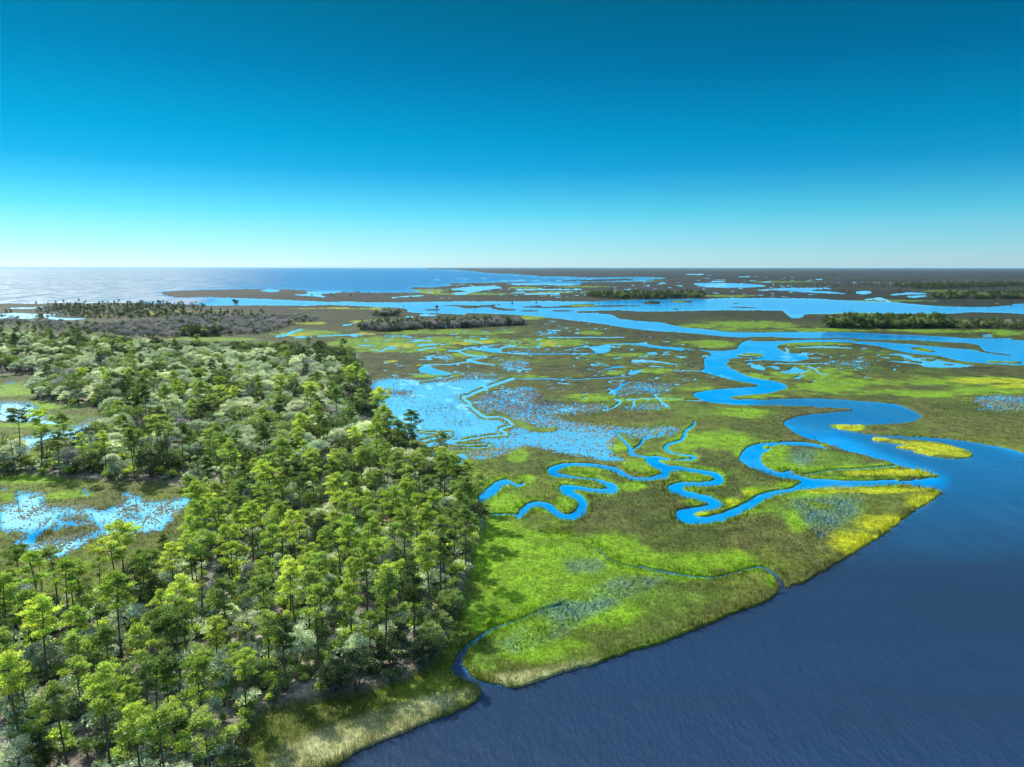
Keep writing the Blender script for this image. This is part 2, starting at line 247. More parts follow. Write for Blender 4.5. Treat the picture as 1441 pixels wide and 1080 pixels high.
# ---- 5. what grows where (sward albedo, some shade and glint painted in)
PAL = {'lime': (.105, .200, .004), 'yellow': (.25, .27, .005), 'olive': (.076, .102, .010), 'dark': (.040, .055, .008), 'brown': (.060, .066, .015), 'straw': (.36, .36, .17), 'grey': (.046, .060, .055), 'reed': (.036, .034, .042), 'green': (.070, .128, .010)}
a1 = fbm(GX, GY, 70., 31, 4); a2 = fbm(GX, GY, 26., 37, 4); a3 = fbm(GX, GY, 6., 41, 3)
def lerp(a, b, t): return a + (b - a) * t[..., None]
col = np.zeros((NR, NC, 3)) + np.array(PAL['olive'])
col = lerp(col, np.array(PAL['dark']), np.clip((a1 - .5) * 5, 0, 1) * .8)
col = lerp(col, np.array(PAL['green']), np.clip((a2 - .56) * 6, 0, 1) * .7)
col = lerp(col, np.array(PAL['brown']), np.clip((.46 - a2) * 6, 0, 1) * .7)
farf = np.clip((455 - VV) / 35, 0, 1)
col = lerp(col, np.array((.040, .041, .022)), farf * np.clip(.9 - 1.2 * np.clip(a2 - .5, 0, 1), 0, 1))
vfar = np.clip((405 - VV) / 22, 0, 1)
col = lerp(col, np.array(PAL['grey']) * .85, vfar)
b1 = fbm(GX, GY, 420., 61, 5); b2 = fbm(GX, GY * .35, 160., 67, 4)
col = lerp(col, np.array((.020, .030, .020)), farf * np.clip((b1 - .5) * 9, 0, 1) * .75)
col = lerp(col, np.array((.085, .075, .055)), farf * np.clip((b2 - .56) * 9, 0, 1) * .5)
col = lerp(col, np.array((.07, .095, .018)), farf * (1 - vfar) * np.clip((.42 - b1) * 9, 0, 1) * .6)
DAB = {
 'brown': [('P', '900,720,110,34 1050,755,70,26 1000,640,70,18 1130,770,60,24 1150,590,60,18 950,700,60,20 1010,690,60,20 870,690,50,16'), ('C', '1150,170,330,70 500,190,200,26 900,90,110,50 620,360,130,26'), ('E', '1150,740,300,46 380,690,160,26 900,515,140,16 300,520,200,14'), ('F', '300,200,330,90 1400,350,160,30 1000,235,330,26'), ('G', '460,545,280,50 480,710,330,75 1000,950,420,55 100,540,200,40 600,150,500,30 1200,260,300,40'), ('D', '1000,860,200,60 300,150,240,26 560,940,200,60 100,370,90,50'), ('K', '600,240,600,12 1000,370,280,26 900,470,400,14'), ('H', '1000,120,600,22 350,620,260,50'), ('T', '250,160,150,30')],
 'dark': [('P', '830,705,60,18 760,660,70,12 1090,610,60,10 985,755,60,16 800,640,70,9 1170,640,50,9 930,735,70,16'), ('D', '450,560,170,14 480,905,120,40'), ('B', '380,520,180,60 100,560,120,90 480,370,160,50')],
 'lime': [('P', '560,403,50,1.6 660,414,70,2 820,404,40,1.2 1010,417,60,1.5 1250,424,70,1.6 1100,397,50,1 1330,410,40,1 640,396,40,1 900,396,40,1 770,800,90,60 730,860,60,45 820,860,70,30 700,780,40,50 940,800,80,18 1010,790,70,16 1050,800,40,12 850,780,60,30 1085,822,10,14 760,920,60,20'), ('A', '370,520,105,55 700,510,55,50 560,560,70,26 1080,430,70,26 1120,315,150,45 820,328,150,32 990,200,70,30 60,290,60,18 480,380,60,26 1200,120,30,20 900,240,80,20 1400,190,80,40'), ('B', '330,455,90,26 290,525,55,20 310,592,75,22 520,605,70,32 650,535,70,30 860,495,90,14 580,645,130,14 760,300,90,50 800,390,140,30 950,410,140,14 950,545,140,26 560,300,40,50 450,250,200,60 900,700,60,60 1060,270,160,10'), ('C', '430,172,90,18 0,330,120,80'), ('D', '250,210,260,40 500,40,440,24 1100,85,400,14 600,300,130,18 560,470,200,30 1000,470,400,50 1250,560,300,60 640,655,260,14 560,800,220,40 300,1000,260,60 150,590,150,16 1100,210,300,12'), ('E', '700,830,600,40 1100,900,400,50 500,930,500,40 600,560,100,12 1250,660,150,8 100,250,90,14 700,400,500,14 1300,425,150,20'), ('F', '640,300,130,18 560,210,60,14 1000,120,200,20 400,60,400,36 870,480,50,20 1180,910,100,20 1350,40,120,30 960,790,60,10 1380,970,80,60'), ('G', '250,330,240,26 150,100,200,14 900,330,130,12 850,575,130,24 150,610,200,12 700,780,180,30 1200,560,260,20 1150,800,250,16 650,235,160,16 1000,420,200,14'), ('H', '300,320,160,20 250,210,160,12 300,500,400,50 900,410,500,22 1200,490,260,30 800,480,300,40 750,60,160,22 960,770,50,10 1000,600,60,10'), ('M', '100,180,140,26 300,260,220,20 180,360,180,14 150,640,200,26 350,720,220,18 60,730,80,20 400,700,120,14 700,300,60,10'), ('I', '1200,480,220,26 600,520,330,13'), ('L', '350,430,360,22 900,462,500,8 900,345,200,6'), ('K', '470,290,110,9 100,375,130,12 1300,425,200,20 1140,262,60,6 300,200,200,8 100,170,120,8 250,545,260,24')],
 'yellow': [('P', '1205,768,44,17 1255,738,46,17 1300,706,32,11 1230,692,80,4 1200,778,16,10'), ('C', '860,290,250,45 620,238,60,12 480,430,60,20 700,430,240,18 870,425,80,14 450,170,60,14'), ('B', '350,665,70,24 520,600,50,20 640,545,50,18 1040,530,140,14 440,655,40,14'), ('E', '1000,825,420,22 1300,870,200,18'), ('F', '310,178,60,10 540,212,26,10'), ('I', '190,345,70,10 330,330,150,4 1250,312,170,4 1230,410,130,8 650,325,100,3 1150,490,120,12'), ('Q', '400,245,80,5 640,234,80,5'), ('J', '250,400,100,12 330,315,60,10 80,310,120,6 700,203,80,6 1330,375,90,8'), ('H', '520,525,120,16 1050,505,90,14 200,425,120,10 1230,495,80,12'), ('G', '340,325,90,18')],
 'straw': [('P', '1140,690,60,1.2')],
 'green': [('P', '740,880,70,30 870,840,60,24 1140,655,60,20 680,930,30,24 1170,715,60,22')],
 'reed': [('F', '700,600,260,90 950,700,130,50 300,440,180,30 1250,500,200,90 600,380,300,40'), ('G', '200,870,260,60 100,760,160,60')],
}
for kind in ('brown', 'dark', 'green', 'lime', 'yellow', 'straw', 'reed'):
    m = np.zeros((NR, NC))
    for reg, s in DAB.get(kind, []):
        x0, y0, k = REG[reg]
        for w in s.split():
            cx, cy, rx, ry = [float(t) for t in w.split(',')]
            cx, cy, rx, ry = x0 + cx / k, y0 + cy / k, rx / k, ry / k
            r0, r1 = np.searchsorted(VS, [cy - ry * 1.6, cy + ry * 1.6]); c0, c1 = np.searchsorted(US, [cx - rx * 1.6, cx + rx * 1.6])
            if r1 <= r0 or c1 <= c0: continue
            d = np.hypot((UU[r0:r1, c0:c1] - cx) / rx, (VV[r0:r1, c0:c1] - cy) / ry)
            wob = (a2[r0:r1, c0:c1] - .5) * 1.3 + (a3[r0:r1, c0:c1] - .5) * .9
            m[r0:r1, c0:c1] = np.maximum(m[r0:r1, c0:c1], np.clip((1.12 - d + wob) / .45, 0, 1))
    if kind == 'reed': reedy = m
    col = lerp(col, np.array(PAL[kind]), m * (.85 if kind != 'reed' else .9))
glint_m = np.maximum(np.maximum(fill(px('S', '860,600 960,520 1080,430 1280,355 1421,315 1520,330 1421,390 1220,490 1100,570 950,630'), 2), fill(px('B', '850,590 1000,565 1260,565 1240,640 1190,690 1000,770 890,650'), 2)), fill(px('B', '830,310 970,295 980,375 870,385'), 2))
glint_m = np.maximum(glint_m, fill(px('A', '700,850 880,830 920,900 760,930'), 2) * .8)
col = lerp(col, np.array((.052, .102, .078)), blur(glint_m, 6) * np.clip(.3 + (a3 - .4) * 2.2, 0, .75))  # blue-green put into the sward for water glinting between the blades
# brown strip of rushes along the river bank, pale wrack at its very foot
for p, w, kind, a in ((px('P', '690,958,10 800,930,18 900,900,20 1000,866,22 1080,832,18'), 1, 'brown', .6), (px('P', '700,960,10 760,955,16 840,936,8'), 1, 'straw', .8), (px('S', '0,1060,110 150,1010,130 350,940,120 550,860,90 740,800,44'), 1, 'straw', 1.0), (px('P', '1100,825,14 1140,808,22 1180,790,16'), 1, 'brown', .9),
                      (px('A', '620,590,14 760,620,24 850,560,22 1000,470,30'), 1, 'brown', .8), (px('B', '800,130,10 1000,85,8 1190,68,5'), 1, 'brown', .9)):
    s = stroke(p, 5); col = lerp(col, np.array(PAL[kind]), s * a * np.clip(.55 + (a3 - .4) * 1.6, 0, 1))
# thin lime fringe of fresh cordgrass beside the creeks
col = lerp(col, np.array(PAL['green']), LEV * .8)
cre = np.zeros((NR, NC))
for p in CREEK[:9]: cre = np.maximum(cre, stroke([[a[0], a[1], a[2] + 7] if len(a) > 2 else a for a in p], 2.5))
col = lerp(col, np.array(PAL['lime']), cre * np.clip((a2 - .42) * 6, 0, 1) * .8)
col = lerp(col, np.array((.105, .130, .115)), np.clip(wet * 1.6 - .3, 0, .65))
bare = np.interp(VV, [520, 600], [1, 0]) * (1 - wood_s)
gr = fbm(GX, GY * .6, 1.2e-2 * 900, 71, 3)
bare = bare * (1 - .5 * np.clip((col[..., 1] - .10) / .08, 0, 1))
col = col * (1 - bare * np.interp(VV, [440, 520], [.72, .48]))[..., None] * (1 + bare * ((seedn - .5) * .8 + (a3 - .5) * 1.5))[..., None]  # far colour darkened to stand for the self-shadow of tall grass
sand = np.array((.30, .25, .19)); litter = np.array((.135, .118, .088))
fl = fbm(GX, GY, 11., 55, 4)
col = lerp(col, litter, wood_s * .95)
col = lerp(col, sand, wood * np.clip((fl - .52) * 9, 0, 1) * np.clip((VV - 600) / 80, .15, 1))
col = lerp(col, sand * .9, np.clip(stroke(px('P', '262,806,10 285,795,16 300,800,10'), 3) + stroke(px('P', '240,684,3 300,690,5 330,700,6'), 2) * .6, 0, 1))

def grid_mesh(name, X, Y, Zz, keep=None):
    n, m = X.shape
    me = bpy.data.meshes.new(name)
    co = np.stack([X, Y, Zz], -1).reshape(-1, 3)
    i = np.arange(n * m).reshape(n, m)
    q = np.stack([i[:-1, :-1], i[1:, :-1], i[1:, 1:], i[:-1, 1:]], -1).reshape(-1, 4)
    if keep is not None: q = q[keep.reshape(-1)]
    used = np.unique(q); re = np.full(n * m, -1); re[used] = np.arange(len(used)); q = re[q]
    me.vertices.add(len(used)); me.vertices.foreach_set('co', co[used].astype(np.float32).ravel())
    me.loops.add(len(q) * 4); me.loops.foreach_set('vertex_index', q.astype(np.int32).ravel())
    me.polygons.add(len(q)); me.polygons.foreach_set('loop_start', np.arange(0, len(q) * 4, 4, dtype=np.int32))
    me.update(calc_edges=True); me.shade_smooth()
    return me, used
def col_attr(me, name, c):
    a = me.attributes.new(name, 'FLOAT_COLOR', 'POINT')
    a.data.foreach_set('color', np.concatenate([c, np.ones((len(c), 1))], 1).astype(np.float32).ravel())
def flt_attr(me, name, c):
    a = me.attributes.new(name, 'FLOAT', 'POINT'); a.data.foreach_set('value', np.asarray(c, np.float32).ravel())
def tag(o, label, cat=None, group=None, kind=None):
    o['label'] = label
    if cat: o['category'] = cat
    if group: o['group'] = group
    if kind: o['kind'] = kind
    return o
# ------------------------------------------------------------------ materials
class NT:
    def __init__(s, tree): s.t = tree
    def n(s, typ, **kw):
        o = s.t.nodes.new(typ)
        for k, v in kw.items():
            if k[0] == '_': setattr(o, k[1:], v)
        for k, v in kw.items():
            if k[0] != '_':
                key = int(k[1:]) if k[0] == 'i' and k[1:].isdigit() else k.replace('__', ' ')
                if hasattr(v, 'is_output'): s.t.links.new(v, o.inputs[key])
                else: o.inputs[key].default_value = v
        return o
    def math(s, op, a, b=0.0, clamp=False): return s.n('ShaderNodeMath', _operation=op, _use_clamp=clamp, i0=a, i1=b).outputs[0]
    def mix(s, f, a, b, mode='MIX'):
        o = s.n('ShaderNodeMix', _data_type='RGBA', _blend_type=mode)
        for k, v in ((0, f), (6, a), (7, b)):
            if hasattr(v, 'is_output'): s.t.links.new(v, o.inputs[k])
            else: o.inputs[k].default_value = v if k == 0 or len(v) == 4 else (*v, 1)
        return o.outputs[2]
    def ramp(s, f, lo, hi, a=0., b=1.):
        return s.n('ShaderNodeMapRange', Value=f, From__Min=lo, From__Max=hi, To__Min=a, To__Max=b).outputs[0]
    def noise(s, vec, scale, detail=2, rough=.5): return s.n('ShaderNodeTexNoise', Vector=vec, Scale=scale, Detail=detail, Roughness=rough).outputs[0]
def material(name):
    m = bpy.data.materials.new(name); m.use_nodes = True; m.node_tree.nodes.clear()
    t = NT(m.node_tree); out = t.n('ShaderNodeOutputMaterial'); return m, t, out

# marsh ground: sward colour by species with painted self-shadow and glint, mottled by tussocks, bare mud low on the banks
m_ground, t, out = material('marsh_ground')
geo = t.n('ShaderNodeNewGeometry'); P = geo.outputs['Position']
veg = t.n('ShaderNodeAttribute', _attribute_name='veg').outputs[0]
sep = t.n('ShaderNodeSeparateXYZ', Vector=P)
fine = t.noise(P, 1.3, 4, .65); mid = t.noise(P, .17, 4, .6)
k = t.math('MULTIPLY', t.ramp(fine, .3, .72, .45, 1.6), t.ramp(mid, .3, .7, .65, 1.4))
c = t.mix(1.0, veg, t.n('ShaderNodeCombineColor', Red=k, Green=k, Blue=k).outputs[0], 'MULTIPLY')
dry = t.ramp(t.noise(P, .45, 3), .56, .72, 0, .14)
c = t.mix(dry, c, t.mix(.5, veg, (.09, .08, .035), 'MIX'))
mud = t.ramp(sep.outputs[2], .0, .12, 1, 0)
c = t.mix(mud, c, t.mix(.25, (.026, .022, .017), veg))
bump = t.n('ShaderNodeBump', Strength=.7, Distance=.5, Height=t.noise(P, 1.1, 5, .7)).outputs[0]
b = t.n('ShaderNodeBsdfPrincipled', Base__Color=c, Roughness=.85, Normal=bump); b.inputs['Specular IOR Level'].default_value = .15
t.t.links.new(b.outputs[0], out.inputs[0])

# water: one sheet; sheltered creeks are calm and painted the blue of reflected sky, the open river ruffled and dark
m_water, t, out = material('water')
P = t.n('ShaderNodeNewGeometry').outputs['Position']
calm = t.n('ShaderNodeAttribute', _attribute_name='calm').outputs[2]
sea = t.n('ShaderNodeAttribute', _attribute_name='open_sea').outputs[2]
mp = t.n('ShaderNodeMapping', Vector=P, Rotation=(0, 0, R(24)), Scale=(1.0, .38, 1)).outputs[0]
w1 = t.noise(mp, 1.6, 3, .55); w2 = t.noise(mp, .30, 3, .5)
hgt = t.math('ADD', t.math('MULTIPLY', w1, .6), w2)
slick = t.noise(t.n('ShaderNodeMapping', Vector=P, Rotation=(0, 0, R(-20)), Scale=(.010, .035, 1)).outputs[0], 1.0, 4, .6)
swell = t.noise(t.n('ShaderNodeMapping', Vector=P, Rotation=(0, 0, R(20)), Scale=(.07, .011, 1)).outputs[0], 1.0, 5, .75)
glit = t.noise(t.n('ShaderNodeMapping', Vector=P, Rotation=(0, 0, R(35)), Scale=(.034, .0036, 1)).outputs[0], 1.0, 4, .75)
hgt = t.math('ADD', hgt, t.math('MULTIPLY', t.math('MULTIPLY', swell, sea), 12.0))
stg = t.math('MULTIPLY', t.ramp(calm, 0, 1, .8, .05), t.ramp(slick, .3, .7, .6, 1.3))
bump = t.n('ShaderNodeBump', Strength=stg, Distance=.30, Height=hgt).outputs[0]
shal_glare = t.n('ShaderNodeAttribute', _attribute_name='shallow_glare').outputs[2]
base = t.mix(t.ramp(calm, 0, 1), (.011, .024, .048), (.000, .175, .400))  # creek end is sky reflection put into the base colour
base = t.mix(t.math('MULTIPLY', sea, .8), base, (.000, .100, .260))
base = t.mix(t.ramp(t.n('ShaderNodeAttribute', _attribute_name='sun_glitter').outputs[2], 0, .7, 0, .85), base, (.006, .060, .085))  # sea colour dulled inside an added zone of sun glitter
base = t.mix(t.math('MULTIPLY', t.ramp(t.noise(t.n('ShaderNodeMapping', Vector=P, Scale=(.05, .02, 1)).outputs[0], 1.0, 4, .6), .45, .75, 0, .4), calm), base, (.05, .27, .45))
shore = t.n('ShaderNodeAttribute', _attribute_name='shore').outputs[2]
base = t.mix(t.math('MULTIPLY', t.ramp(shore, .05, .6, 0, .6), calm), base, (.02, .30, .50))
streak = t.noise(t.n('ShaderNodeMapping', Vector=P, Rotation=(0, 0, R(12)), Scale=(.012, .05, 1)).outputs[0], 1.0, 5, .65)
base = t.mix(t.math('MULTIPLY', t.ramp(streak, .5, .7, 0, .5), calm), base, (.0, .085, .27))
base = t.mix(shal_glare, base, (.11, .38, .48))
base = t.mix(t.math('MULTIPLY', t.ramp(slick, .4, .75, 0, .3), t.math('SUBTRACT', 1.0, calm)), base, (.010, .035, .085))
b = t.n('ShaderNodeBsdfPrincipled', Base__Color=base, Roughness=t.math('ADD', t.math('ADD', t.ramp(calm, 0, 1, .20, .08), t.math('MULTIPLY', t.n('ShaderNodeAttribute', _attribute_name='ruffled').outputs[2], .10)), t.math('ADD', t.math('MULTIPLY', t.n('ShaderNodeAttribute', _attribute_name='sun_glitter').outputs[2], t.ramp(glit, .43, .54, -.08, .62)), t.math('MULTIPLY', t.ramp(shal_glare, .75, 1.2, 0, 1), .26))), IOR=1.33, Normal=bump)
t.t.links.new(t.ramp(t.n('ShaderNodeAttribute', _attribute_name='sun_glitter').outputs[2], 0, .8, .5, 1.0), b.inputs['Specular IOR Level'])
t.t.links.new(b.outputs[0], out.inputs[0])

# ------------------------------------------------------------------ sun and sky
SUN_AZ, SUN_EL = R(-44), R(42)
sun = bpy.data.lights.new('sun', 'SUN'); so = bpy.data.objects.new('sun', sun); C.objects.link(so)
sun.energy = 3.4; sun.angle = R(.5); sun.color = (1, .95, .86)
so.rotation_euler = (math.pi / 2 - SUN_EL, 0, math.pi - SUN_AZ)
world = bpy.data.worlds.new('World'); bpy.context.scene.world = world; world.use_nodes = True
wt = world.node_tree; wt.nodes.clear(); t = NT(wt)
sky = t.n('ShaderNodeTexSky', _sky_type='NISHITA', _sun_disc=False, _sun_elevation=SUN_EL, _sun_rotation=SUN_AZ, _altitude=60, _air_density=1.0, _dust_density=.6, _ozone_density=3.0)
SKY_STRENGTH = .1
# clear deep cyan sky: the physical sky with its range evened out tinted as this air by height, with white fill added overhead
el = t.n('ShaderNodeSeparateXYZ', Vector=t.n('ShaderNodeTexCoord').outputs['Generated']).outputs[2]
rampn = t.n('ShaderNodeValToRGB', Fac=el); cr = rampn.color_ramp
STOPS = [(0, (.34, .52, .68)), (.026, (.22, .445, .586)), (.075, (.078, .366, .475)), (.105, (.036, .292, .425)), (.132, (.010, .240, .380)), (.168, (.002, .222, .335)), (.255, (.001, .148, .235)), (.326, (.001, .122, .172)), (.60, (.03, .14, .19)), (.8, (2.3, 2.3, 2.3)), (1, (2.8, 2.7, 2.5))]  # high stops are added fill, brightened to lift the shadows
STOPS = [(p_, tuple(q_ * .94 for q_ in c_)) for p_, c_ in STOPS]
cr.elements[0].position = 0; cr.elements[0].color = (*STOPS[0][1], 1); cr.elements[1].position = 1; cr.elements[1].color = (*STOPS[-1][1], 1)
for p_, c_ in STOPS[1:-1]: cr.elements.new(p_).color = (*c_, 1)
even = t.n('ShaderNodeGamma', Color=t.mix(1.0, sky.outputs[0], (.1, .1, .1, 1), 'MULTIPLY'), Gamma=.7).outputs[0]
skyc = t.mix(1.0, even, rampn.outputs[0], 'MULTIPLY')
skyc = t.mix(1.0, skyc, (10, 10, 10, 1), 'MULTIPLY')
bg = t.n('ShaderNodeBackground', Color=skyc, Strength=SKY_STRENGTH)
wo = t.n('ShaderNodeOutputWorld', Surface=bg.outputs[0])
sc = bpy.context.scene
sc.view_settings.view_transform = 'Standard'; sc.view_settings.look = 'None'; sc.view_settings.exposure = 1.35; sc.view_settings.gamma = 1

# ------------------------------------------------------------------ ground and water
sub = Z <= -.85
keep = ~(sub[:-1, :-1] & sub[1:, :-1] & sub[1:, 1:] & sub[:-1, 1:])
me, used = grid_mesh('marsh_ground', GX, GY, Z, keep)
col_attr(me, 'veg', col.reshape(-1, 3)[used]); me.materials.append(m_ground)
tag(bpy.data.objects.new('marsh_ground', me), 'flat green and brown salt marsh cut by winding blue creeks', kind='structure')
C.objects.link(bpy.data.objects['marsh_ground'])

calm = np.ones((NR, NC)); calm = np.minimum(calm, 1 - fill(px('P', '300,1165 476,1060 640,950 720,960 900,900 1120,800 1250,740 1320,690 1326,670 1240,640 1160,600 1110,590 1180,585 1300,590 1340,600 1441,640 1750,720 1750,1165')) * np.interp(VV, [600, 800], [.55, 1]))
calm = np.minimum(calm, 1 - .6 * fill(px('P', '1060,560 1200,560 1310,580 1300,600 1150,610 1090,590')))
calm = np.minimum(calm, 1 - .08 * fill(GREAT)); calm = np.minimum(calm, 1 - .1 * fill(NORTH))
seam = fill(SEA); calm = np.minimum(calm, 1 - .8 * seam)

for p in (px('A', '800,740,8 900,790,12 950,835,13 1050,870,13 1200,890,14 1440,935,15'), px('S', '690,690,40 708,630,30 760,580,14'), px('B', '0,950,15 150,990,15 300,1010,14 430,1015,15 550,985,13 640,960,15 700,962,18 770,1010,24')): calm = np.minimum(calm, 1 - stroke([[a[0], a[1], a[2] * 2.5] for a in p], 3))
calm = np.minimum(calm, 1 - .8 * np.clip(wet * 6, 0, 1) * (VV > 690) * (UU > 560)); calm = blur(calm, 9); seam = blur(seam, 3); ruff = blur(np.clip(np.maximum(np.maximum(fill(GREAT) * .8, fill(NORTH) * .6), seam), 0, 1), 3); ruff = np.maximum(ruff, np.clip((440 - VV) / 30, 0, 1) * .9)
small = np.zeros((NR, NC))
for reg_ in (CREEK[22:],):
    for p in reg_: small = np.maximum(small, stroke([[a[0], a[1], (a[2] if len(a) > 2 else 2) + 3] for a in p], 1.5))
for p in WATER[-22:]: small = np.maximum(small, fill(p) * .6)
small *= np.clip((700 - VV) / 100, 0, 1)
shal_glare = np.clip(blur(np.clip(wet * 1.1 - .4, 0, 1) * (1 + 1.3 * (UU < 330)), 3) * 1.15 + blur(np.maximum(small, np.clip(blur(POOL, 1) * 3, 0, 1)), 1) * np.where(UU < 330, 1.2, .75), 0, 1.3)  # left ponds painted paler for sun glare, on top of real shallows
s3 = (slice(None, None, 2), slice(None, None, 2))
me, used = grid_mesh('water', GX[s3] * 1.0, GY[s3], GX[s3] * 0)
flt_attr(me, 'calm', calm[s3].reshape(-1)[used]); flt_attr(me, 'sun_glitter', (blur(np.clip((430 - UU) / 290, 0, 1) * seam, 3))[s3].reshape(-1)[used]); flt_attr(me, 'shore', blur(np.clip(Z * 4 + .6, 0, 1), 3)[s3].reshape(-1)[used]); flt_attr(me, 'ruffled', ruff[s3].reshape(-1)[used]); flt_attr(me, 'shallow_glare', shal_glare[s3].reshape(-1)[used]); flt_attr(me, 'open_sea', seam[s3].reshape(-1)[used]); me.materials.append(m_water)
tag(bpy.data.objects.new('water', me), 'blue tidal river, creeks and open sea', kind='structure'); C.objects.link(bpy.data.objects['water'])
# ------------------------------------------------------------------ foliage and wood materials
def leaf_material(name, colr, var=.35, gloss=.3, rough=.45, trans=.35, glow=(1.15, 1.25, .6)):
    m, t, out = material(name)
    tint = t.n('ShaderNodeAttribute', _attribute_name='tint').outputs[0]
    oi = t.n('ShaderNodeObjectInfo')
    k = t.ramp(oi.outputs['Random'], 0, 1, 1 - var, 1 + var)
    c = t.mix(1.0, (*colr, 1), tint, 'MULTIPLY')
    c = t.mix(1.0, c, t.n('ShaderNodeCombineColor', Red=t.math('MULTIPLY', k, t.ramp(oi.outputs['Random'], 0, 1, .9, 1.12)), Green=k, Blue=k).outputs[0], 'MULTIPLY')
    c = t.mix(1.0, c, oi.outputs['Color'], 'MULTIPLY')
    a = t.n('ShaderNodeBsdfPrincipled', Base__Color=c, Roughness=rough); a.inputs['Specular IOR Level'].default_value = gloss
    tr = t.n('ShaderNodeBsdfTranslucent', Color=t.mix(1.0, c, (*glow, 1), 'MULTIPLY'))
    mx = t.n('ShaderNodeMixShader', i0=trans, i1=a.outputs[0], i2=tr.outputs[0])
    t.t.links.new(mx.outputs[0], out.inputs[0]); return m
def bark_material(name, c1, c2):
    m, t, out = material(name)
    P = t.n('ShaderNodeNewGeometry').outputs['Position']
    c = t.mix(t.noise(t.n('ShaderNodeMapping', Vector=P, Scale=(6, 6, 1.2)).outputs[0], 1.0, 4, .6), c1, c2)
    b = t.n('ShaderNodeBsdfPrincipled', Base__Color=c, Roughness=.9); b.inputs['Specular IOR Level'].default_value = .2
    t.t.links.new(b.outputs[0], out.inputs[0]); return m
LEAF = {
 'lime': leaf_material('needles_lime', (.33, .43, .095), gloss=.3, trans=.5),
 'mid': leaf_material('needles_green', (.205, .285, .085), gloss=.3, trans=.48),
 'deep': leaf_material('needles_dark', (.09, .135, .045), gloss=.2, trans=.4),
 'silver': leaf_material('oak_leaves_silver', (.44, .51, .34), gloss=.7, rough=.45, trans=.4, glow=(1, 1.1, .8)),
 'green': leaf_material('oak_leaves_green', (.18, .25, .085), gloss=.5, rough=.4, trans=.4),
 'dark': leaf_material('oak_leaves_dark', (.07, .105, .042), gloss=.35),
 'grey': leaf_material('bare_twigs_grey', (.36, .345, .35), gloss=.1, rough=.8, trans=.1),
 'rust': leaf_material('needles_rust', (.16, .065, .028), gloss=.1, rough=.8),
 'palm': leaf_material('palm_fronds', (.17, .22, .02), gloss=.5, rough=.35, trans=.3),
}
m_bark = bark_material('pine_bark', (.055, .043, .036), (.16, .125, .10))
m_oakbark = bark_material('oak_bark', (.07, .062, .055), (.19, .175, .16))
m_dead = bark_material('dead_wood', (.10, .093, .088), (.22, .21, .20))

class Geo:
    """collects tubes and leaves, one mesh per part"""
    def __init__(s): s.v, s.f, s.t, s.n, s.tubes, s.off = [], [], [], 0, [], {}
    def quads(s, q, tint):                        # q: N x 4 x 3
        q = np.asarray(q, float); m = len(q)
        s.v.append(q.reshape(-1, 3)); s.f.append(np.arange(m * 4).reshape(-1, 4) + s.n); s.n += m * 4
        s.t.append(np.repeat(np.asarray(tint, float), 4, axis=0))
    def tube(s, pts, rad, sides=5):
        pts = np.array(pts, float); m = len(pts); ring = []
        for i in range(m):
            d = pts[min(i + 1, m - 1)] - pts[max(i - 1, 0)]; d /= max(np.linalg.norm(d), 1e-6)
            a = np.cross(d, (0, 0, 1) if abs(d[2]) < .9 else (1, 0, 0)); a /= np.linalg.norm(a); b = np.cross(d, a)
            th = np.arange(sides) / sides * 2 * math.pi
            ring.append(pts[i] + rad[i] * (np.cos(th)[:, None] * a + np.sin(th)[:, None] * b))
        v = np.concatenate(ring); f = []
        for i in range(m - 1):
            for k in range(sides):
                f.append((i * sides + k, i * sides + (k + 1) % sides, (i + 1) * sides + (k + 1) % sides, (i + 1) * sides + k))
        if s.tubes:                               # grow out of the nearest wood already there
            old = np.concatenate([s.v[i] for i in s.tubes]); st = np.concatenate([np.arange(len(s.v[i])) + s.off[i] for i in s.tubes])
            nn = np.argsort(((old - pts[0]) ** 2).sum(1))[:2]; f.append((st[nn[0]] - s.n, st[nn[1]] - s.n, 1, 0))
        s.tubes.append(len(s.v)); s.off[len(s.v)] = s.n
        s.v.append(v); s.f.append(np.array(f) + s.n); s.n += len(v); s.t.append(np.ones((len(v), 3)))
    def leaves(s, r, c, rad, n, ln, wd, tint, up=.35, shell=.5, var=.25):
        o = r.normal(size=(n, 3)); o /= np.linalg.norm(o, axis=1)[:, None]
        o[:, 2] = np.where(o[:, 2] < -.35, -o[:, 2] * .6, o[:, 2])
        rr = r.random(n)[:, None] ** shell
        p = np.asarray(c) + o * rr * np.asarray(rad)
        d = o + r.normal(size=(n, 3)) * .55 + np.array([0, 0, up]); d /= np.linalg.norm(d, axis=1)[:, None]
        sd = np.cross(d, r.normal(size=(n, 3))); sd /= np.linalg.norm(sd, axis=1)[:, None]
        l = ln * r.uniform(.7, 1.3, (n, 1)); w = wd * r.uniform(.7, 1.3, (n, 1))
        q = np.stack([p - d * l * .5, p + sd * w * .5, p + d * l * .5, p - sd * w * .5], 1)
        tt = np.asarray(tint) * (1 + r.uniform(-var, var, (n, 1)))
        s.quads(q, tt)
    def mesh(s, name, mat):
        me = bpy.data.meshes.new(name)
        v = np.concatenate(s.v); f = np.concatenate(s.f)
        me.vertices.add(len(v)); me.vertices.foreach_set('co', v.astype(np.float32).ravel())
        me.loops.add(len(f) * 4); me.loops.foreach_set('vertex_index', f.astype(np.int32).ravel())
        me.polygons.add(len(f)); me.polygons.foreach_set('loop_start', np.arange(0, len(f) * 4, 4, dtype=np.int32))
        me.update(calc_edges=True); col_attr(me, 'tint', np.clip(np.concatenate(s.t), 0, 3)); me.materials.append(mat); return me

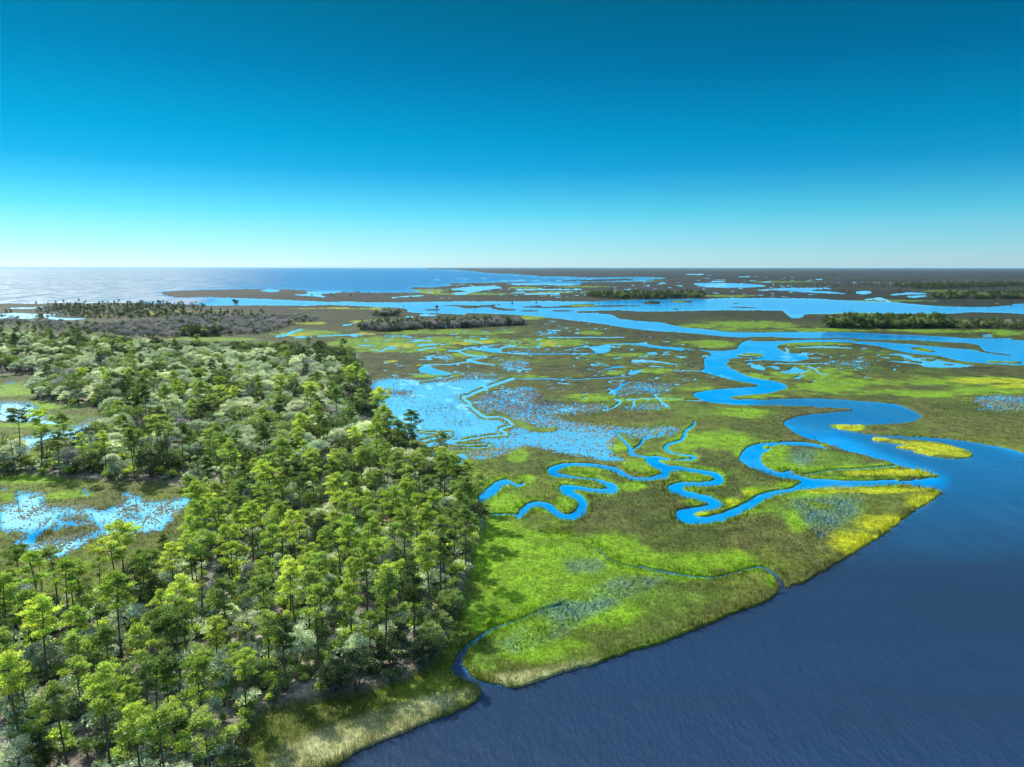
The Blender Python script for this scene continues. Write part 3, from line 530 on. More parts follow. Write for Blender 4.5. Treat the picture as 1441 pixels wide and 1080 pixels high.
def pine(seed, tone, shape):
    """15 m slash pine: bare leaning pole, open crown of flat needle pads"""
    r = np.random.default_rng(seed); g, w = Geo(), Geo()
    Ht = 15.0; ln = r.uniform(-.8, .8, 2); bend = r.uniform(-.35, .35, 2)
    ax = lambda z: np.array([ln[0] * (max(z, 0) / Ht) ** 1.5 + bend[0] * math.sin(z / Ht * 3), ln[1] * (max(z, 0) / Ht) ** 1.5 + bend[1] * math.sin(z / Ht * 3), z])
    zs = np.linspace(-.3, Ht * .97, 9); w.tube([ax(max(z, -.3)) for z in zs], np.interp(zs, [0, Ht], [.21, .05]), 6)
    z0, wide, nb = {'wide': (.58, 3.1, 15), 'tall': (.52, 2.4, 16), 'sparse': (.60, 2.7, 9), 'flat': (.72, 3.0, 12)}[shape]
    for i in range(nb):
        f = (i + r.random()) / nb; z = Ht * (z0 + (.97 - z0) * f)
        prof = math.sin(math.pi * (.22 + .70 * f)) if shape != 'flat' else .75 + .4 * math.sin(math.pi * f)
        L = wide * prof * r.uniform(.55, 1.05); az = i * 2.4 + r.uniform(-.6, .6)
        b = ax(z); dirn = np.array([math.cos(az), math.sin(az), 0])
        mid = b + dirn * L * .55 + np.array([0, 0, L * r.uniform(.05, .25)]); tip = b + dirn * L * .92 + np.array([0, 0, L * r.uniform(.25, .5)])
        w.tube([b, mid, tip], [.075, .05, .02], 4)
        for q in range(r.integers(2, 4)):
            tpos = r.uniform(.55, 1.08)
            c = b + (tip - b) * tpos + r.normal(size=3) * np.array([.45, .45, .25]) * (1 if q else .4) + np.array([0, 0, .25])
            rd = r.uniform(.70, 1.15) * (.8 + .25 * prof)
            tn = np.array([1, 1, 1]) * r.uniform(.75, 1.25) * np.array([r.uniform(.9, 1.12), 1, r.uniform(.8, 1.2)])
            g.leaves(r, c, (rd, rd, rd * .52), int(85 * rd * rd) + 20, .40, .17, tn, up=.5)
    for q in range(3):
        c = ax(Ht * .97) + r.normal(size=3) * .5; rd = r.uniform(.7, 1.05)
        g.leaves(r, c, (rd, rd, rd * .6), 100, .40, .17, np.ones(3) * r.uniform(.9, 1.2), up=.6)
    return w.mesh('pine_trunk', m_bark), g.mesh('pine_crown', LEAF[tone])

def oak(seed, tone, bare=False):
    """7 m scrub oak: forked grey stems under a lumpy dome of small leaves"""
    r = np.random.default_rng(seed); g, w = Geo(), Geo()
    Rr, Hh = 3.5, 6.8; n = 30
    for k in range(4):
        az = k * 1.6 + r.uniform(-.4, .4); e = np.array([math.cos(az) * Rr * .5, math.sin(az) * Rr * .5, Hh * .66])
        m1 = np.array([math.cos(az) * .5, math.sin(az) * .5, Hh * .28]) + r.normal(size=3) * .2
        w.tube([(0, 0, -.2), m1, (m1 + e) / 2 + r.normal(size=3) * .3, e], [.2, .15, .1, .05], 5)
        for j in range(3 if not bare else 7):
            e2 = e + r.normal(size=3) * np.array([1.3, 1.3, .9]) + np.array([0, 0, .6]); w.tube([(m1 + e) / 2, e2], [.07, .02], 3)
    for i in range(n):
        ph = i * 2.4; up = 1 - (i + .5) / n * 1.25
        s = math.sqrt(max(0, 1 - up * up))
        c = np.array([math.cos(ph) * s * Rr * .78, math.sin(ph) * s * Rr * .78, Hh * .56 + up * Hh * .36]) + r.normal(size=3) * .38
        c[2] = max(c[2], 1.1)
        rd = r.uniform(.8, 1.35)
        tn = np.ones(3) * r.uniform(.65, 1.35) * np.array([r.uniform(.92, 1.1), 1, r.uniform(.85, 1.15)])
        if bare: g.leaves(r, c, (rd * 1.1, rd * 1.1, rd * .95), 26, 1.0, .085, tn, up=.5)
        else: g.leaves(r, c, (rd, rd, rd * .8), int(80 * rd * rd) + 18, .32, .21, tn, up=.3)
    return w.mesh('oak_trunk', m_dead if bare else m_oakbark), g.mesh('oak_crown', LEAF[tone])

def palm(seed):
    """9 m cabbage palm: straight pole and a ball of fan fronds"""
    r = np.random.default_rng(seed); g, w = Geo(), Geo(); Ht = 9.0
    b = r.uniform(-.5, .5, 2); w.tube([(0, 0, -.2), (b[0] * .3, b[1] * .3, 3), (b[0] * .7, b[1] * .7, 6), (b[0], b[1], Ht)], [.24, .2, .19, .22], 7)
    top = np.array([b[0], b[1], Ht])
    for i in range(30):
        az = i * 2.4; el = R(75 - 115 * (i / 30)); d = np.array([math.cos(az) * math.cos(el), math.sin(az) * math.cos(el), math.sin(el)])
        L = r.uniform(1.0, 1.4); hub = top + d * L; w.tube([top, hub], [.035, .02], 3)
        sd = np.cross(d, (0, 0, 1)); sd /= max(np.linalg.norm(sd), 1e-3); tn = np.array([[1, 1, 1]]) * r.uniform(.7, 1.25)
        if el < R(-20): tn = tn * np.array([[1.3, .85, .8]])
        qs = []
        for k in range(13):
            a = R(-105 + 210 * k / 12); dd = d * math.cos(a) + sd * math.sin(a) + np.array([0, 0, -.25 - .1 * abs(a)]); dd /= np.linalg.norm(dd)
            nn = np.cross(dd, np.cross(d, sd)); nn /= max(np.linalg.norm(nn), 1e-3); l = r.uniform(.8, 1.1)
            qs.append([hub, hub + dd * l * .5 + nn * .09, hub + dd * l + np.array([0, 0, -.15]), hub + dd * l * .5 - nn * .09])
        g.quads(qs, np.repeat(tn, len(qs), 0))
    return w.mesh('palm_trunk', m_oakbark), g.mesh('palm_crown', LEAF['palm'])

def shrub(seed, tone):
    r = np.random.default_rng(seed); g, w = Geo(), Geo()
    for k in range(5):
        e = r.normal(size=3) * np.array([.6, .6, .2]) + np.array([0, 0, 1.0]); w.tube([(0, 0, -.1), e], [.05, .02], 3)
        g.leaves(r, e + np.array([0, 0, .1]), (.75, .75, .6), 75, .34, .17, np.ones(3) * r.uniform(.7, 1.3), up=.4)
    return w.mesh('shrub_stem', m_oakbark), g.mesh('shrub_crown', LEAF[tone])

def snag(seed, twig=14):
    r = np.random.default_rng(seed); w, g = Geo(), Geo()
    ln = r.uniform(-.5, .5, 2); ax = lambda z: np.array([ln[0] * (z / 12) ** 2, ln[1] * (z / 12) ** 2, z])
    w.tube([ax(z) for z in (-.3, 3, 6, 9, 12)], [.2, .17, .13, .09, .03], 6)
    for i in range(twig):
        z = r.uniform(5, 11.6); az = r.uniform(0, 6.28); L = r.uniform(.6, 2.2) * (1.25 - z / 14)
        d = np.array([math.cos(az), math.sin(az), r.uniform(.1, .7)]); b = ax(z); m1 = b + d * L * .6
        g.tube([b, m1, b + d * L + r.normal(size=3) * .3], [.055, .04, .015], 4)
        g.tube([m1, m1 + r.normal(size=3) * .5 + d * .4], [.03, .01], 3)
    return w.mesh('snag_trunk', m_dead), g.mesh('snag_branch_work', m_dead)

# ------------------------------------------------------------------ the wood: every tree gets its own spot on the ground
KIND = {}
for i, tone in enumerate(('lime', 'mid', 'deep')):
    for j, shp in enumerate(('wide', 'tall', 'sparse', 'flat')): KIND[('pine', tone, j)] = pine(100 + i * 10 + j, tone, shp)
for i, tone in enumerate(('silver', 'green', 'dark')):
    for j in range(3): KIND[('oak', tone, j)] = oak(200 + i * 10 + j, tone)
KIND[('oak', 'grey', 0)] = oak(251, 'grey', True); KIND[('oak', 'grey', 1)] = oak(252, 'grey', True)
for j in range(3): KIND[('palm', 'palm', j)] = palm(300 + j)
for j, tone in enumerate(('green', 'lime', 'silver')): KIND[('shrub', tone, 0)] = shrub(320 + j, tone)
HT = {'pine': 15.0, 'oak': 7.2, 'palm': 10.2, 'shrub': 1.8}

def look(arr, u, v):
    r = np.clip(np.searchsorted(VS, v), 0, NR - 1); c = np.clip(np.round((np.asarray(u) - US[0]) / 1.4).astype(int), 0, NC - 1); return arr[r, c]
edge = blur(blur(wood, 22), 22)
trees = []                                               # kind, tone, variant, x, y, scale, rot, note
gridh = {}
def free(x, y, d, cell=6.0):
    cx, cy = int(x // cell), int(y // cell)
    for i in range(cx - 2, cx + 3):
        for j in range(cy - 2, cy + 3):
            for (a, b, e) in gridh.get((i, j), ()):
                if (a - x) ** 2 + (b - y) ** 2 < (.5 * (d + e)) ** 2: return False
    gridh.setdefault((cx, cy), []).append((x, y, d)); return True
rt = np.random.default_rng(11)
SPOT = [  # pines that stand out: foot u, v, top v, tone, variant, remark
 (183, 862, 738, 'lime', 3, 'tall flat-topped pine with forked limbs above the flooded glade'), (236, 931, 833, 'lime', 0, 'broad bright lime pine standing alone in the lower wood'),
 (380, 964, 860, 'mid', 1, None), (116, 996, 888, 'mid', 1, None), (306, 968, 870, 'lime', 1, None), (281, 800, 708, 'lime', 1, 'pine with a bare trunk on the sandy spit beside the flooded glade'), (340, 786, 720, 'lime', 0, None),
 (105, 878, 786, 'lime', 2, None), (10, 905, 818, 'lime', 2, None), (481, 830, 733, 'mid', 0, None), (527, 827, 735, 'lime', 1, None), (590, 841, 778, 'lime', 2, None), (523, 960, 862, 'lime', 2, 'bright yellow lime pine nearest the grassy river bank'), (440, 850, 770, 'lime', 1, None), (639, 800, 732, 'mid', 0, None),
 (60, 845, 775, 'lime', 3, None), (30, 868, 775, 'mid', 3, None), (250, 858, 768, 'lime', 1, None), (205, 850, 775, 'mid', 1, None), (430, 862, 790, 'lime', 2, None), (560, 715, 640, 'mid', 0, None), (620, 712, 640, 'mid', 0, None), (545, 645, 575, 'mid', 0, None), (208, 610, 548, 'deep', 0, 'dark lone pine at the head of the upper glade'), (40, 1030, 930, 'mid', 0, None), (190, 1060, 965, 'lime', 0, None), (240, 1045, 930, 'lime', 0, None), (65, 1075, 985, 'lime', 1, None), (335, 1000, 905, 'lime', 2, None), (455, 905, 820, 'mid', 1, None), (410, 880, 790, 'lime', 3, None), (150, 675, 612, 'lime', 0, None), (190, 678, 605, 'mid', 1, None), (240, 676, 600, 'mid', 3, None), (85, 672, 610, 'mid', 1, None), (120, 676, 612, 'lime', 2, None)]
for (u, v, vt, tone, j, note) in SPOT:
    x, y = ground(u, v); x, y = float(x), float(y); hgt = (v - vt) * y / F * 1.02
    if free(x, y, 3.0): trees.append(['pine', tone, j, x, y, hgt / 15.0, rt.random() * 6.28, note])
def scatter(kind, n, pick, spacing, vlo, vhi, hlo, hhi, prob=None, ulo=-70, uhi=720, mask=None):
    y0, y1 = float(ground(CX, vhi)[1]), float(ground(CX, vlo)[1]); got = 0
    for _ in range(n):
        y = math.sqrt(rt.uniform(y0 * y0, y1 * y1)); x = rt.uniform(ulo - CX, uhi - CX) / F * y
        u, v = project(x, y, 0)
        if not (vlo <= v <= vhi and ulo <= u <= uhi): continue
        if look(wood if mask is None else mask, u, v) < .5: continue
        if prob is not None and rt.random() > prob(u, v): continue
        if not free(x, y, spacing): continue
        tone, j = pick(u, v); trees.append([kind, tone, j, x, y, rt.uniform(hlo, hhi) / HT[kind], rt.random() * 6.28, None])
rim = lambda u, v: bool((look(edge, u, v) < .82) and u > 330)
def ptone(u, v):
    q = rt.random()
    if v < 560: return ('deep' if q < .6 else 'mid'), int(rt.integers(4))
    if v < 690: return ('deep' if q < .2 else 'mid' if q < .75 else 'lime'), int(rt.integers(4))
    if rim(u, v): return ('mid' if q < .5 else 'lime' if q < .85 else 'deep'), int(rt.integers(2))
    return ('lime' if q < (.62 if v > 780 else .42) else 'mid' if q < .95 else 'deep'), int(rt.integers(4))
def otone(u, v):
    q = rt.random()
    if rim(u, v): return ('dark' if q < .6 else 'green'), int(rt.integers(3))
    if v < 690:
        if v < 520: return ('silver' if q < .42 else 'green' if q < .7 else 'dark'), int(rt.integers(3))
        if q < .05: return 'grey', int(rt.integers(2))
        return ('silver' if q < .58 else 'green' if q < .88 else 'dark'), int(rt.integers(3))
    if q < .04: return 'grey', int(rt.integers(2))
    return ('silver' if q < .52 else 'green' if q < .86 else 'dark'), int(rt.integers(3))
scatter('pine', 5200, ptone, 4.9, 690, 1165, 8.5, 15, lambda u, v: 0 if (v > 850 and u > 500 and rim(u, v)) else .9)
scatter('pine', 1500, ptone, 7.2, 560, 690, 11, 16.5, lambda u, v: .55 if (v > 655 or u > 520) else .14)
scatter('pine', 900, ptone, 9.0, 470, 560, 11, 15, lambda u, v: .5 if (v < 490 or u > 440 or u < 60) else .10)
scatter('palm', 140, lambda u, v: ('palm', int(rt.integers(3))), 4.0, 560, 1120, 7, 10.5, lambda u, v: .8 if rim(u, v) or v > 800 else .25)
scatter('oak', 7000, otone, 2.9, 690, 1165, 3.0, 6.2, lambda u, v: 1 if rim(u, v) else .8)
scatter('oak', 12000, otone, 3.9, 560, 690, 5, 9.5)
scatter('oak', 16000, otone, 4.6, 470, 560, 6, 10)
under = []
for _ in range(9500):
    y = math.sqrt(rt.uniform(64 ** 2, 300 ** 2)); x = rt.uniform(-790, 0) / F * y; u, v = project(x, y, 0)
    if look(wood, u, v) > .6 and v < 1164 and (rt.random() < .8 or v > 690): under.append((x, y, rt.uniform(.6, 1.5), rt.random() * 6.28, int(rt.integers(3))))

ONES = 'zero one two three four five six seven eight nine ten eleven twelve thirteen fourteen fifteen sixteen seventeen eighteen nineteen'.split()
TENS = '_ _ twenty thirty forty fifty sixty seventy eighty ninety'.split()
def words(n): return ONES[n] if n < 20 else TENS[n // 10] + ('-' + ONES[n % 10] if n % 10 else '')
taken = set()
SHAPE = ['broad', 'narrow', 'thin', 'flat-topped']
def describe(kind, tone, j, x, y, s):
    u, v = project(x, y, HT[kind] * s * .8); a, b = u / 14.41, v / 10.8
    tn = {'lime': 'lime', 'mid': 'green', 'deep': 'dark', 'silver': 'silvery', 'green': 'green', 'dark': 'dark', 'grey': 'leafless grey', 'palm': 'yellowish', 'rust': 'rusty'}[tone]
    if kind == 'pine': lk = f'{SHAPE[j]} {tn} pine'
    elif kind == 'oak': lk = f'rounded {tn} oak' if tone != 'grey' else 'leafless grey oak'
    elif kind == 'palm': lk = 'cabbage palm with fan fronds'
    else: lk = f'low {tn} shrub'
    best = None
    for da, db in ((0, 0), (1, 0), (0, 1), (-1, 0), (0, -1), (1, 1), (-1, 1), (1, -1), (-1, -1), (2, 0), (0, 2), (-2, 0), (0, -2)):
        p, q = int(round(a)) + da, int(round(b)) + db
        if not (0 <= p <= 99 and 0 <= q <= 99) or (lk, p, q) in taken: continue
        best = (p, q); break
    if best is None: return None
    taken.add((lk, *best)); p, q = best
    return f'{lk}, {words(p)} percent across and {words(q)} percent down the photo'
NAMES = {'pine': ('pine_tree', 'pine', 'pines of the wood beside the marsh'), 'oak': ('oak_tree', 'oak', 'scrub oaks under the pines'), 'palm': ('cabbage_palm', 'palm', 'cabbage palms in the wood'), 'shrub': ('shrub', 'shrub', 'shrubs on the sandy floor of the wood')}
def plant(kind, tone, j, x, y, z, s, rot, label, tintv=1.0, meshes=None, name=None):
    tr, cr = meshes or KIND[(kind, tone, j)]
    nm, cat, grp = NAMES.get(kind, (kind, kind, None)) if name is None else name
    e = bpy.data.objects.new(nm, None); C.objects.link(e); e.location = (x, y, z); e.scale = (s, s, s); e.rotation_euler = (0, 0, rot); e.empty_display_size = .5
    tag(e, label, cat, grp)
    for part, me in (('trunk', tr), ('crown', cr)):
        o = bpy.data.objects.new(part, me); C.objects.link(o); o.parent = e; o.color = (tintv, tintv * rt.uniform(.96, 1.04), tintv, 1)
    return e
def floor_z(x, y):
    u, v = project(x, y, 0); return float(np.clip(look(Z, u, v), 0, 3)) - .05

def visible_px(T): return HT[T[0]] * T[5] / T[4]
rest = []; count = {'pine': 0, 'oak': 0, 'palm': 0}; LIMIT = {'pine': 298, 'oak': 298, 'palm': 60}
model = {}
for T in sorted(trees, key=lambda T: (T[7] is None, -visible_px(T))):
    kind, tone, j, x, y, s, rot, note = T
    u, vt = project(x, y, HT[kind] * s); wpx = 3.2 * s / y * F
    inside = -wpx * .6 < u < 1441 + wpx and vt < 1062
    lab = None
    if inside and count[kind] < LIMIT[kind]: lab = note or describe(kind, tone, j, x, y, s)
    if lab is None:
        rest.append(T); continue
    count[kind] += 1
    e = plant(kind, tone, j, x, y, floor_z(x, y), s, rot, lab, rt.uniform(.85, 1.15)); model.setdefault((kind, tone, j), e)
# low shrubs on the open sand, one of each kind as a thing
for tone, u, v in (('green', 402, 985), ('lime', 352, 1012), ('silver', 262, 812)):
    x, y = ground(u, v); model[('shrub', tone, 0)] = plant('shrub', tone, 0, float(x), float(y), floor_z(x, y), 1.2, 1.0, {'green': 'low green shrub at the edge of the reeds by the river', 'lime': 'low lime shrub on pale ground behind the river reeds', 'silver': 'low silvery shrub on the sandy spit of the glade'}[tone])

# ---- scattered masses past counting: one object each, its plants borrowed from the trees above
def parts_of(e): return [o for o in e.children]
def scatter_mass(name, label, items, cat=None):
    """items: (key, x, y, z, scale, rot, squash)"""
    keys = sorted({i[0] for i in items}); me = bpy.data.meshes.new(name)
    me.vertices.add(len(items)); me.vertices.foreach_set('co', np.array([i[1:4] for i in items], np.float32).ravel())
    for nm, k in (('scl', 4), ('rot', 5)): flt_attr(me, nm, [i[k] for i in items])
    a = me.attributes.new('idx', 'INT', 'POINT'); a.data.foreach_set('value', np.array([keys.index(i[0]) for i in items], np.int32))
    me.materials.append(m_bark)
    o = bpy.data.objects.new(name, me); C.objects.link(o); tag(o, label, cat, kind='stuff')
    ng = bpy.data.node_groups.new(name + '_scatter', 'GeometryNodeTree')
    ng.interface.new_socket('Geometry', in_out='INPUT', socket_type='NodeSocketGeometry'); ng.interface.new_socket('Geometry', in_out='OUTPUT', socket_type='NodeSocketGeometry')
    L = ng.links; N = ng.nodes; gi = N.new('NodeGroupInput'); go = N.new('NodeGroupOutput'); pool = N.new('GeometryNodeJoinGeometry')
    for k in reversed(keys):
        jn = N.new('GeometryNodeJoinGeometry')
        for p in parts_of(model[k]):
            oi = N.new('GeometryNodeObjectInfo'); oi.transform_space = 'ORIGINAL'; oi.inputs[0].default_value = p; L.new(oi.outputs['Geometry'], jn.inputs[0])
        gt = N.new('GeometryNodeGeometryToInstance'); L.new(jn.outputs[0], gt.inputs[0]); L.new(gt.outputs[0], pool.inputs[0])
    ip = N.new('GeometryNodeInstanceOnPoints'); L.new(gi.outputs[0], ip.inputs['Points']); L.new(pool.outputs[0], ip.inputs['Instance']); ip.inputs['Pick Instance'].default_value = True
    def attr(nm, typ):
        q = N.new('GeometryNodeInputNamedAttribute'); q.data_type = typ; q.inputs[0].default_value = nm; return q.outputs[0]
    L.new(attr('idx', 'INT'), ip.inputs['Instance Index'])
    cx = N.new('ShaderNodeCombineXYZ'); L.new(attr('rot', 'FLOAT'), cx.inputs[2]); L.new(cx.outputs[0], ip.inputs['Rotation'])
    cs = N.new('ShaderNodeCombineXYZ'); sa = attr('scl', 'FLOAT')
    for i in range(3): L.new(sa, cs.inputs[i])
    L.new(cs.outputs[0], ip.inputs['Scale']); L.new(ip.outputs[0], go.inputs[0])
    md = o.modifiers.new('scatter', 'NODES'); md.node_group = ng
    return o
keys_have = set(model)
def key_ok(kind, tone, j):
    if (kind, tone, j) in keys_have: return (kind, tone, j)
    c = [k for k in keys_have if k[0] == kind and k[1] == tone] or [k for k in keys_have if k[0] == kind]
    return sorted(c)[j % len(c)]
# a few kinds that only grow farther back still need one standing example
for k in (('pine', 'deep', 0), ('pine', 'deep', 1), ('oak', 'silver', 0), ('oak', 'grey', 0), ('oak', 'grey', 1), ('oak', 'dark', 0)):
    if k not in keys_have:
        for T in rest:
            if T[0] == k[0] and T[1] == k[1] and T[2] == k[2]:
                lab = describe(*T[:6])
                if lab: rest.remove(T); model[k] = plant(*T[:3], T[3], T[4], floor_z(T[3], T[4]), T[5], T[6], lab); keys_have.add(k); break
scatter_mass('woodland', 'dense grey-green wood of oaks and pines stretching back to the marsh', [(key_ok(*T[:3]), T[3], T[4], floor_z(T[3], T[4]), T[5], T[6]) for T in rest if T[0] != 'palm'])
scatter_mass('undergrowth', 'low palmetto and shrub growth on the floor of the wood', [(('shrub', ('green', 'lime', 'silver')[j], 0), x, y, floor_z(x, y), s, r) for x, y, s, r, j in under])

# ---- tree islands out on the marsh and the wooded shore
def hammock(name, label, reg, poly, n, keys, hlo, hhi, margin=0):
    p = px(reg, poly) if isinstance(poly, str) else poly
    gx, gy = zip(*[tuple(float(q) for q in ground(a[0], a[1])) for a in p]); gx, gy = np.array(gx), np.array(gy); items = []
    tries = 0
    while len(items) < n and tries < n * 60:
        tries += 1; x, y = rt.uniform(gx.min(), gx.max()), rt.uniform(gy.min(), gy.max())
        c = (gy <= y) != (np.roll(gy, -1) <= y)
        xs = gx[c] + (y - gy[c]) / (np.roll(gy, -1)[c] - gy[c]) * (np.roll(gx, -1)[c] - gx[c])
        if (xs > x).sum() % 2 == 0: continue
        k = keys[int(rt.integers(len(keys)))]; k = key_ok(*k)
        hg = rt.uniform(hlo, hhi) if rt.random() < .6 else rt.uniform(hlo * .35, hlo)
        items.append((k, x, y, .2, hg / HT[k[0]] * (1 if k[0] != 'oak' else .8), rt.random() * 6.28))
    return scatter_mass(name, label, items)
GR, DK, PN = ('oak', 'grey', 0), ('oak', 'dark', 0), ('pine', 'deep', 0); GR2 = ('oak', 'grey', 1); P2 = ('pine', 'deep', 1); OG = ('oak', 'green', 0); PM = ('pine', 'mid', 1)
hammock('tree_island', 'long grey island of dead trees before the wide blue channel', 'J', '210,455 300,468 420,472 620,452 900,446 1330,425 1340,412 900,425 500,432 250,440', 750, [GR, GR2, GR, GR2, DK, PN], 6, 11)
hammock('tree_island', 'small grey clump of dead trees above the long grey island', 'J', '300,362 360,368 480,362 500,352 400,352 320,356', 60, [GR, GR2, DK], 7, 11)
hammock('tree_island', 'broad grey wood of dead trees between the green wood and the bay', 'I', '-260,470 0,500 100,508 350,506 600,500 900,486 1000,455 1250,400 1300,382 1100,372 700,382 400,392 0,415 -200,430', 1800, [GR, GR2, GR, GR2, GR, DK], 4, 8)
hammock('tree_island', 'dark green foot of trees on the near side of the grey wood', 'I', '350,500 450,506 620,498 640,480 500,480 380,482', 70, [DK, P2, DK, OG], 7, 11)
hammock('tree_island', 'dark wooded island beyond the wide blue channel', 'K', '480,232 700,247 1000,248 1310,238 1300,228 900,234 600,228', 520, [DK, PN, P2, OG], 9, 16)
hammock('tree_island', 'large green wooded island between the two blue channels', 'E', '-260,372 -100,380 200,381 500,380 820,374 840,352 400,346 0,348 -200,358', 650, [OG, DK, PN, PM, P2, OG], 7, 14)
hammock('tree_island', 'wooded point at the edge of the marsh east of the large island', 'E', '900,378 1150,386 1440,388 1700,388 1700,358 1150,360 980,360', 200, [OG, DK, PN, P2, GR], 6, 11)
hammock('tree_island', 'dark line of trees beyond the far blue channel', 'E', '650,122 800,128 1440,130 1750,130 1750,112 800,112', 600, [DK, PN, P2, OG], 9, 16)
hammock('tree_island', 'thin far line of trees on the grey plain', 'E', '330,30 700,50 800,42 1440,24 1750,22 1750,8 1440,12 700,30', 700, [DK, PN], 12, 17)
hammock('tree_island', 'far scrub patch on the grey plain', 'L', '1080,145 1200,150 1400,165 1440,150 1300,138', 220, [DK, GR], 8, 12)
hammock('tree_island', 'low grey scrub between the shore of the bay and the green wood', 'Q', '-60,262 100,268 430,285 430,312 300,322 100,290 -60,285', 260, [GR, GR2, GR, DK], 3, 7)
hammock('tree_island', 'low scrub joining the large green island to the wooded point', 'E', '800,358 930,356 990,362 960,382 820,378', 90, [OG, DK, GR], 3, 7)
hammock('tree_island', 'broad dusky belt of trees at the far right before the horizon', 'L', '1000,148 1200,152 1500,160 2250,150 2250,128 1500,136 1150,138', 700, [DK, PN, P2, GR], 5, 10)
hammock('shore_wood', 'row of wind-bent trees along the shore of the bay', 'Q', '210,212 340,212 330,222 220,226', 50, [GR, PN, P2], 5, 10)
hammock('shore_wood', 'second row of trees along the shore of the bay', 'Q', '500,208 640,204 800,203 800,208 640,214 520,216', 70, [GR, PN, P2], 5, 10)
hammock('shrub_islet', 'lone dark tuft of trees standing in the bay', 'I', '716,274 740,274 740,277 718,277', 6, [DK], 6, 9)
hammock('shrub_islet', 'string of dark bushes standing in the wide channel', 'K', '880,276 920,274 995,274 1000,278 960,279 930,276', 22, [DK], 3, 6)

# scattered scrub on the far marsh plain
sp = []
while len(sp) < 1500:
    u = rt.uniform(-40, 1480); v = 384 + 56 * rt.random() ** 1.4 if u > 430 else rt.uniform(430, 450)
    if look(land, u, v) < .9: continue
    x, y = ground(u, v); x, y = float(x), float(y)
    if fbm(np.array(x), np.array(y), 500., 303, 3) < .53: continue
    sp.append((key_ok(*[DK, GR, PN, DK][int(rt.integers(4))]), x, y, .2, rt.uniform(1.6, 5.5) / 7.2, rt.random() * 6.28))
scatter_mass('far_scrub', 'dark scrub dotted over the far marsh plain', sp)
# ------------------------------------------------------------------ dead trees and the rusty pine, each a thing
SN = [snag(400 + k, 8 + 4 * k) for k in range(3)]
for k, (u, v, vt, lab) in enumerate([(22, 670, 612, 'tall bare dead pine at the left end of the row by the upper glade'), (8, 662, 605, 'bare dead tree with twigs at the very left edge of the photo'), (193, 722, 688, 'thin dead pole standing in the water of the lower glade'),
        (208, 716, 690, 'shorter thin dead pole right of another in the lower glade'), (27, 722, 690, 'dead pole in the reeds at the left end of the lower glade'), (46, 716, 693, 'second dead pole from the left in the lower glade'), (395, 1020, 990, 'pale broken snag leaning at the edge of the river reeds')]):
    x, y = ground(u, v); h = (v - vt) * float(y) / F
    plant('dead_tree', 'grey', 0, float(x), float(y), .0, h / 12, k * 1.3, lab, meshes=SN[k % 3], name=('dead_tree', 'dead tree', 'dead trees round the glades'))
rp = np.random.default_rng(77); g = Geo()
for i in range(16):
    g.leaves(rp, (rp.normal() * 1.5, rp.normal() * 1.5, rp.uniform(5, 11)), (.9, .9, .4), 26, .4, .15, np.ones(3) * rp.uniform(.7, 1.3))
x, y = ground(620, 655); plant('pine_tree', 'rust', 0, float(x), float(y), 0, .95, .4, 'rusty brown dying pine standing in the flooded flat', meshes=(SN[1][0], g.mesh('dying_crown', LEAF['rust'])), name=('pine_tree', 'pine', None))

# ------------------------------------------------------------------ far wooded coast on the horizon: low ridge of distant forest
m_coast, t, out = material('far_forest')
P = t.n('ShaderNodeNewGeometry').outputs['Position']
c = t.mix(t.ramp(t.noise(P, .004, 4), .35, .65), (.020, .032, .022), (.042, .052, .034))
b = t.n('ShaderNodeBsdfPrincipled', Base__Color=c, Roughness=.95); b.inputs['Specular IOR Level'].default_value = .1
t.t.links.new(b.outputs[0], out.inputs[0])
def far_wood(label, u0, u1, v, h, deep, seed):
    n = int((u1 - u0) / 1.0); us = np.linspace(u0, u1, n); X0, Y0 = ground(us, np.full(n, v))
    r = np.random.default_rng(seed); hh = h * (.55 + .9 * vnoise(us / 14., us * 0, seed) * vnoise(us / 2.2, us * 0 + 3, seed + 1) + .2 * r.random(n)); hh *= np.clip(np.minimum(us - u0, u1 - us) / 25, .02, 1)
    rows = [(0, 0), (.02, 1.0), (.5, 1.05), (1.0, .9), (1.02, 0)]
    X = np.stack([X0 * (1 + deep * a) for a, _ in rows]); Y = np.stack([Y0 * (1 + deep * a) for a, _ in rows]); Zz = np.stack([hh * k + 1.0 for _, k in rows])
    me, _ = grid_mesh('far_wood', X, Y, Zz); me.materials.append(m_coast); o = bpy.data.objects.new('far_wood', me); C.objects.link(o); tag(o, label, kind='stuff')
far_wood('dark forest along the horizon on the far side of the marsh', 610, 1700, 378.6, 34, .5, 5)
far_wood('long wooded strip before the horizon at the right of the photo', 1000, 1700, 380.2, 18, .25, 9)
far_wood('thin wooded spit beyond the open bay', 600, 830, 379.6, 16, .1, 13)

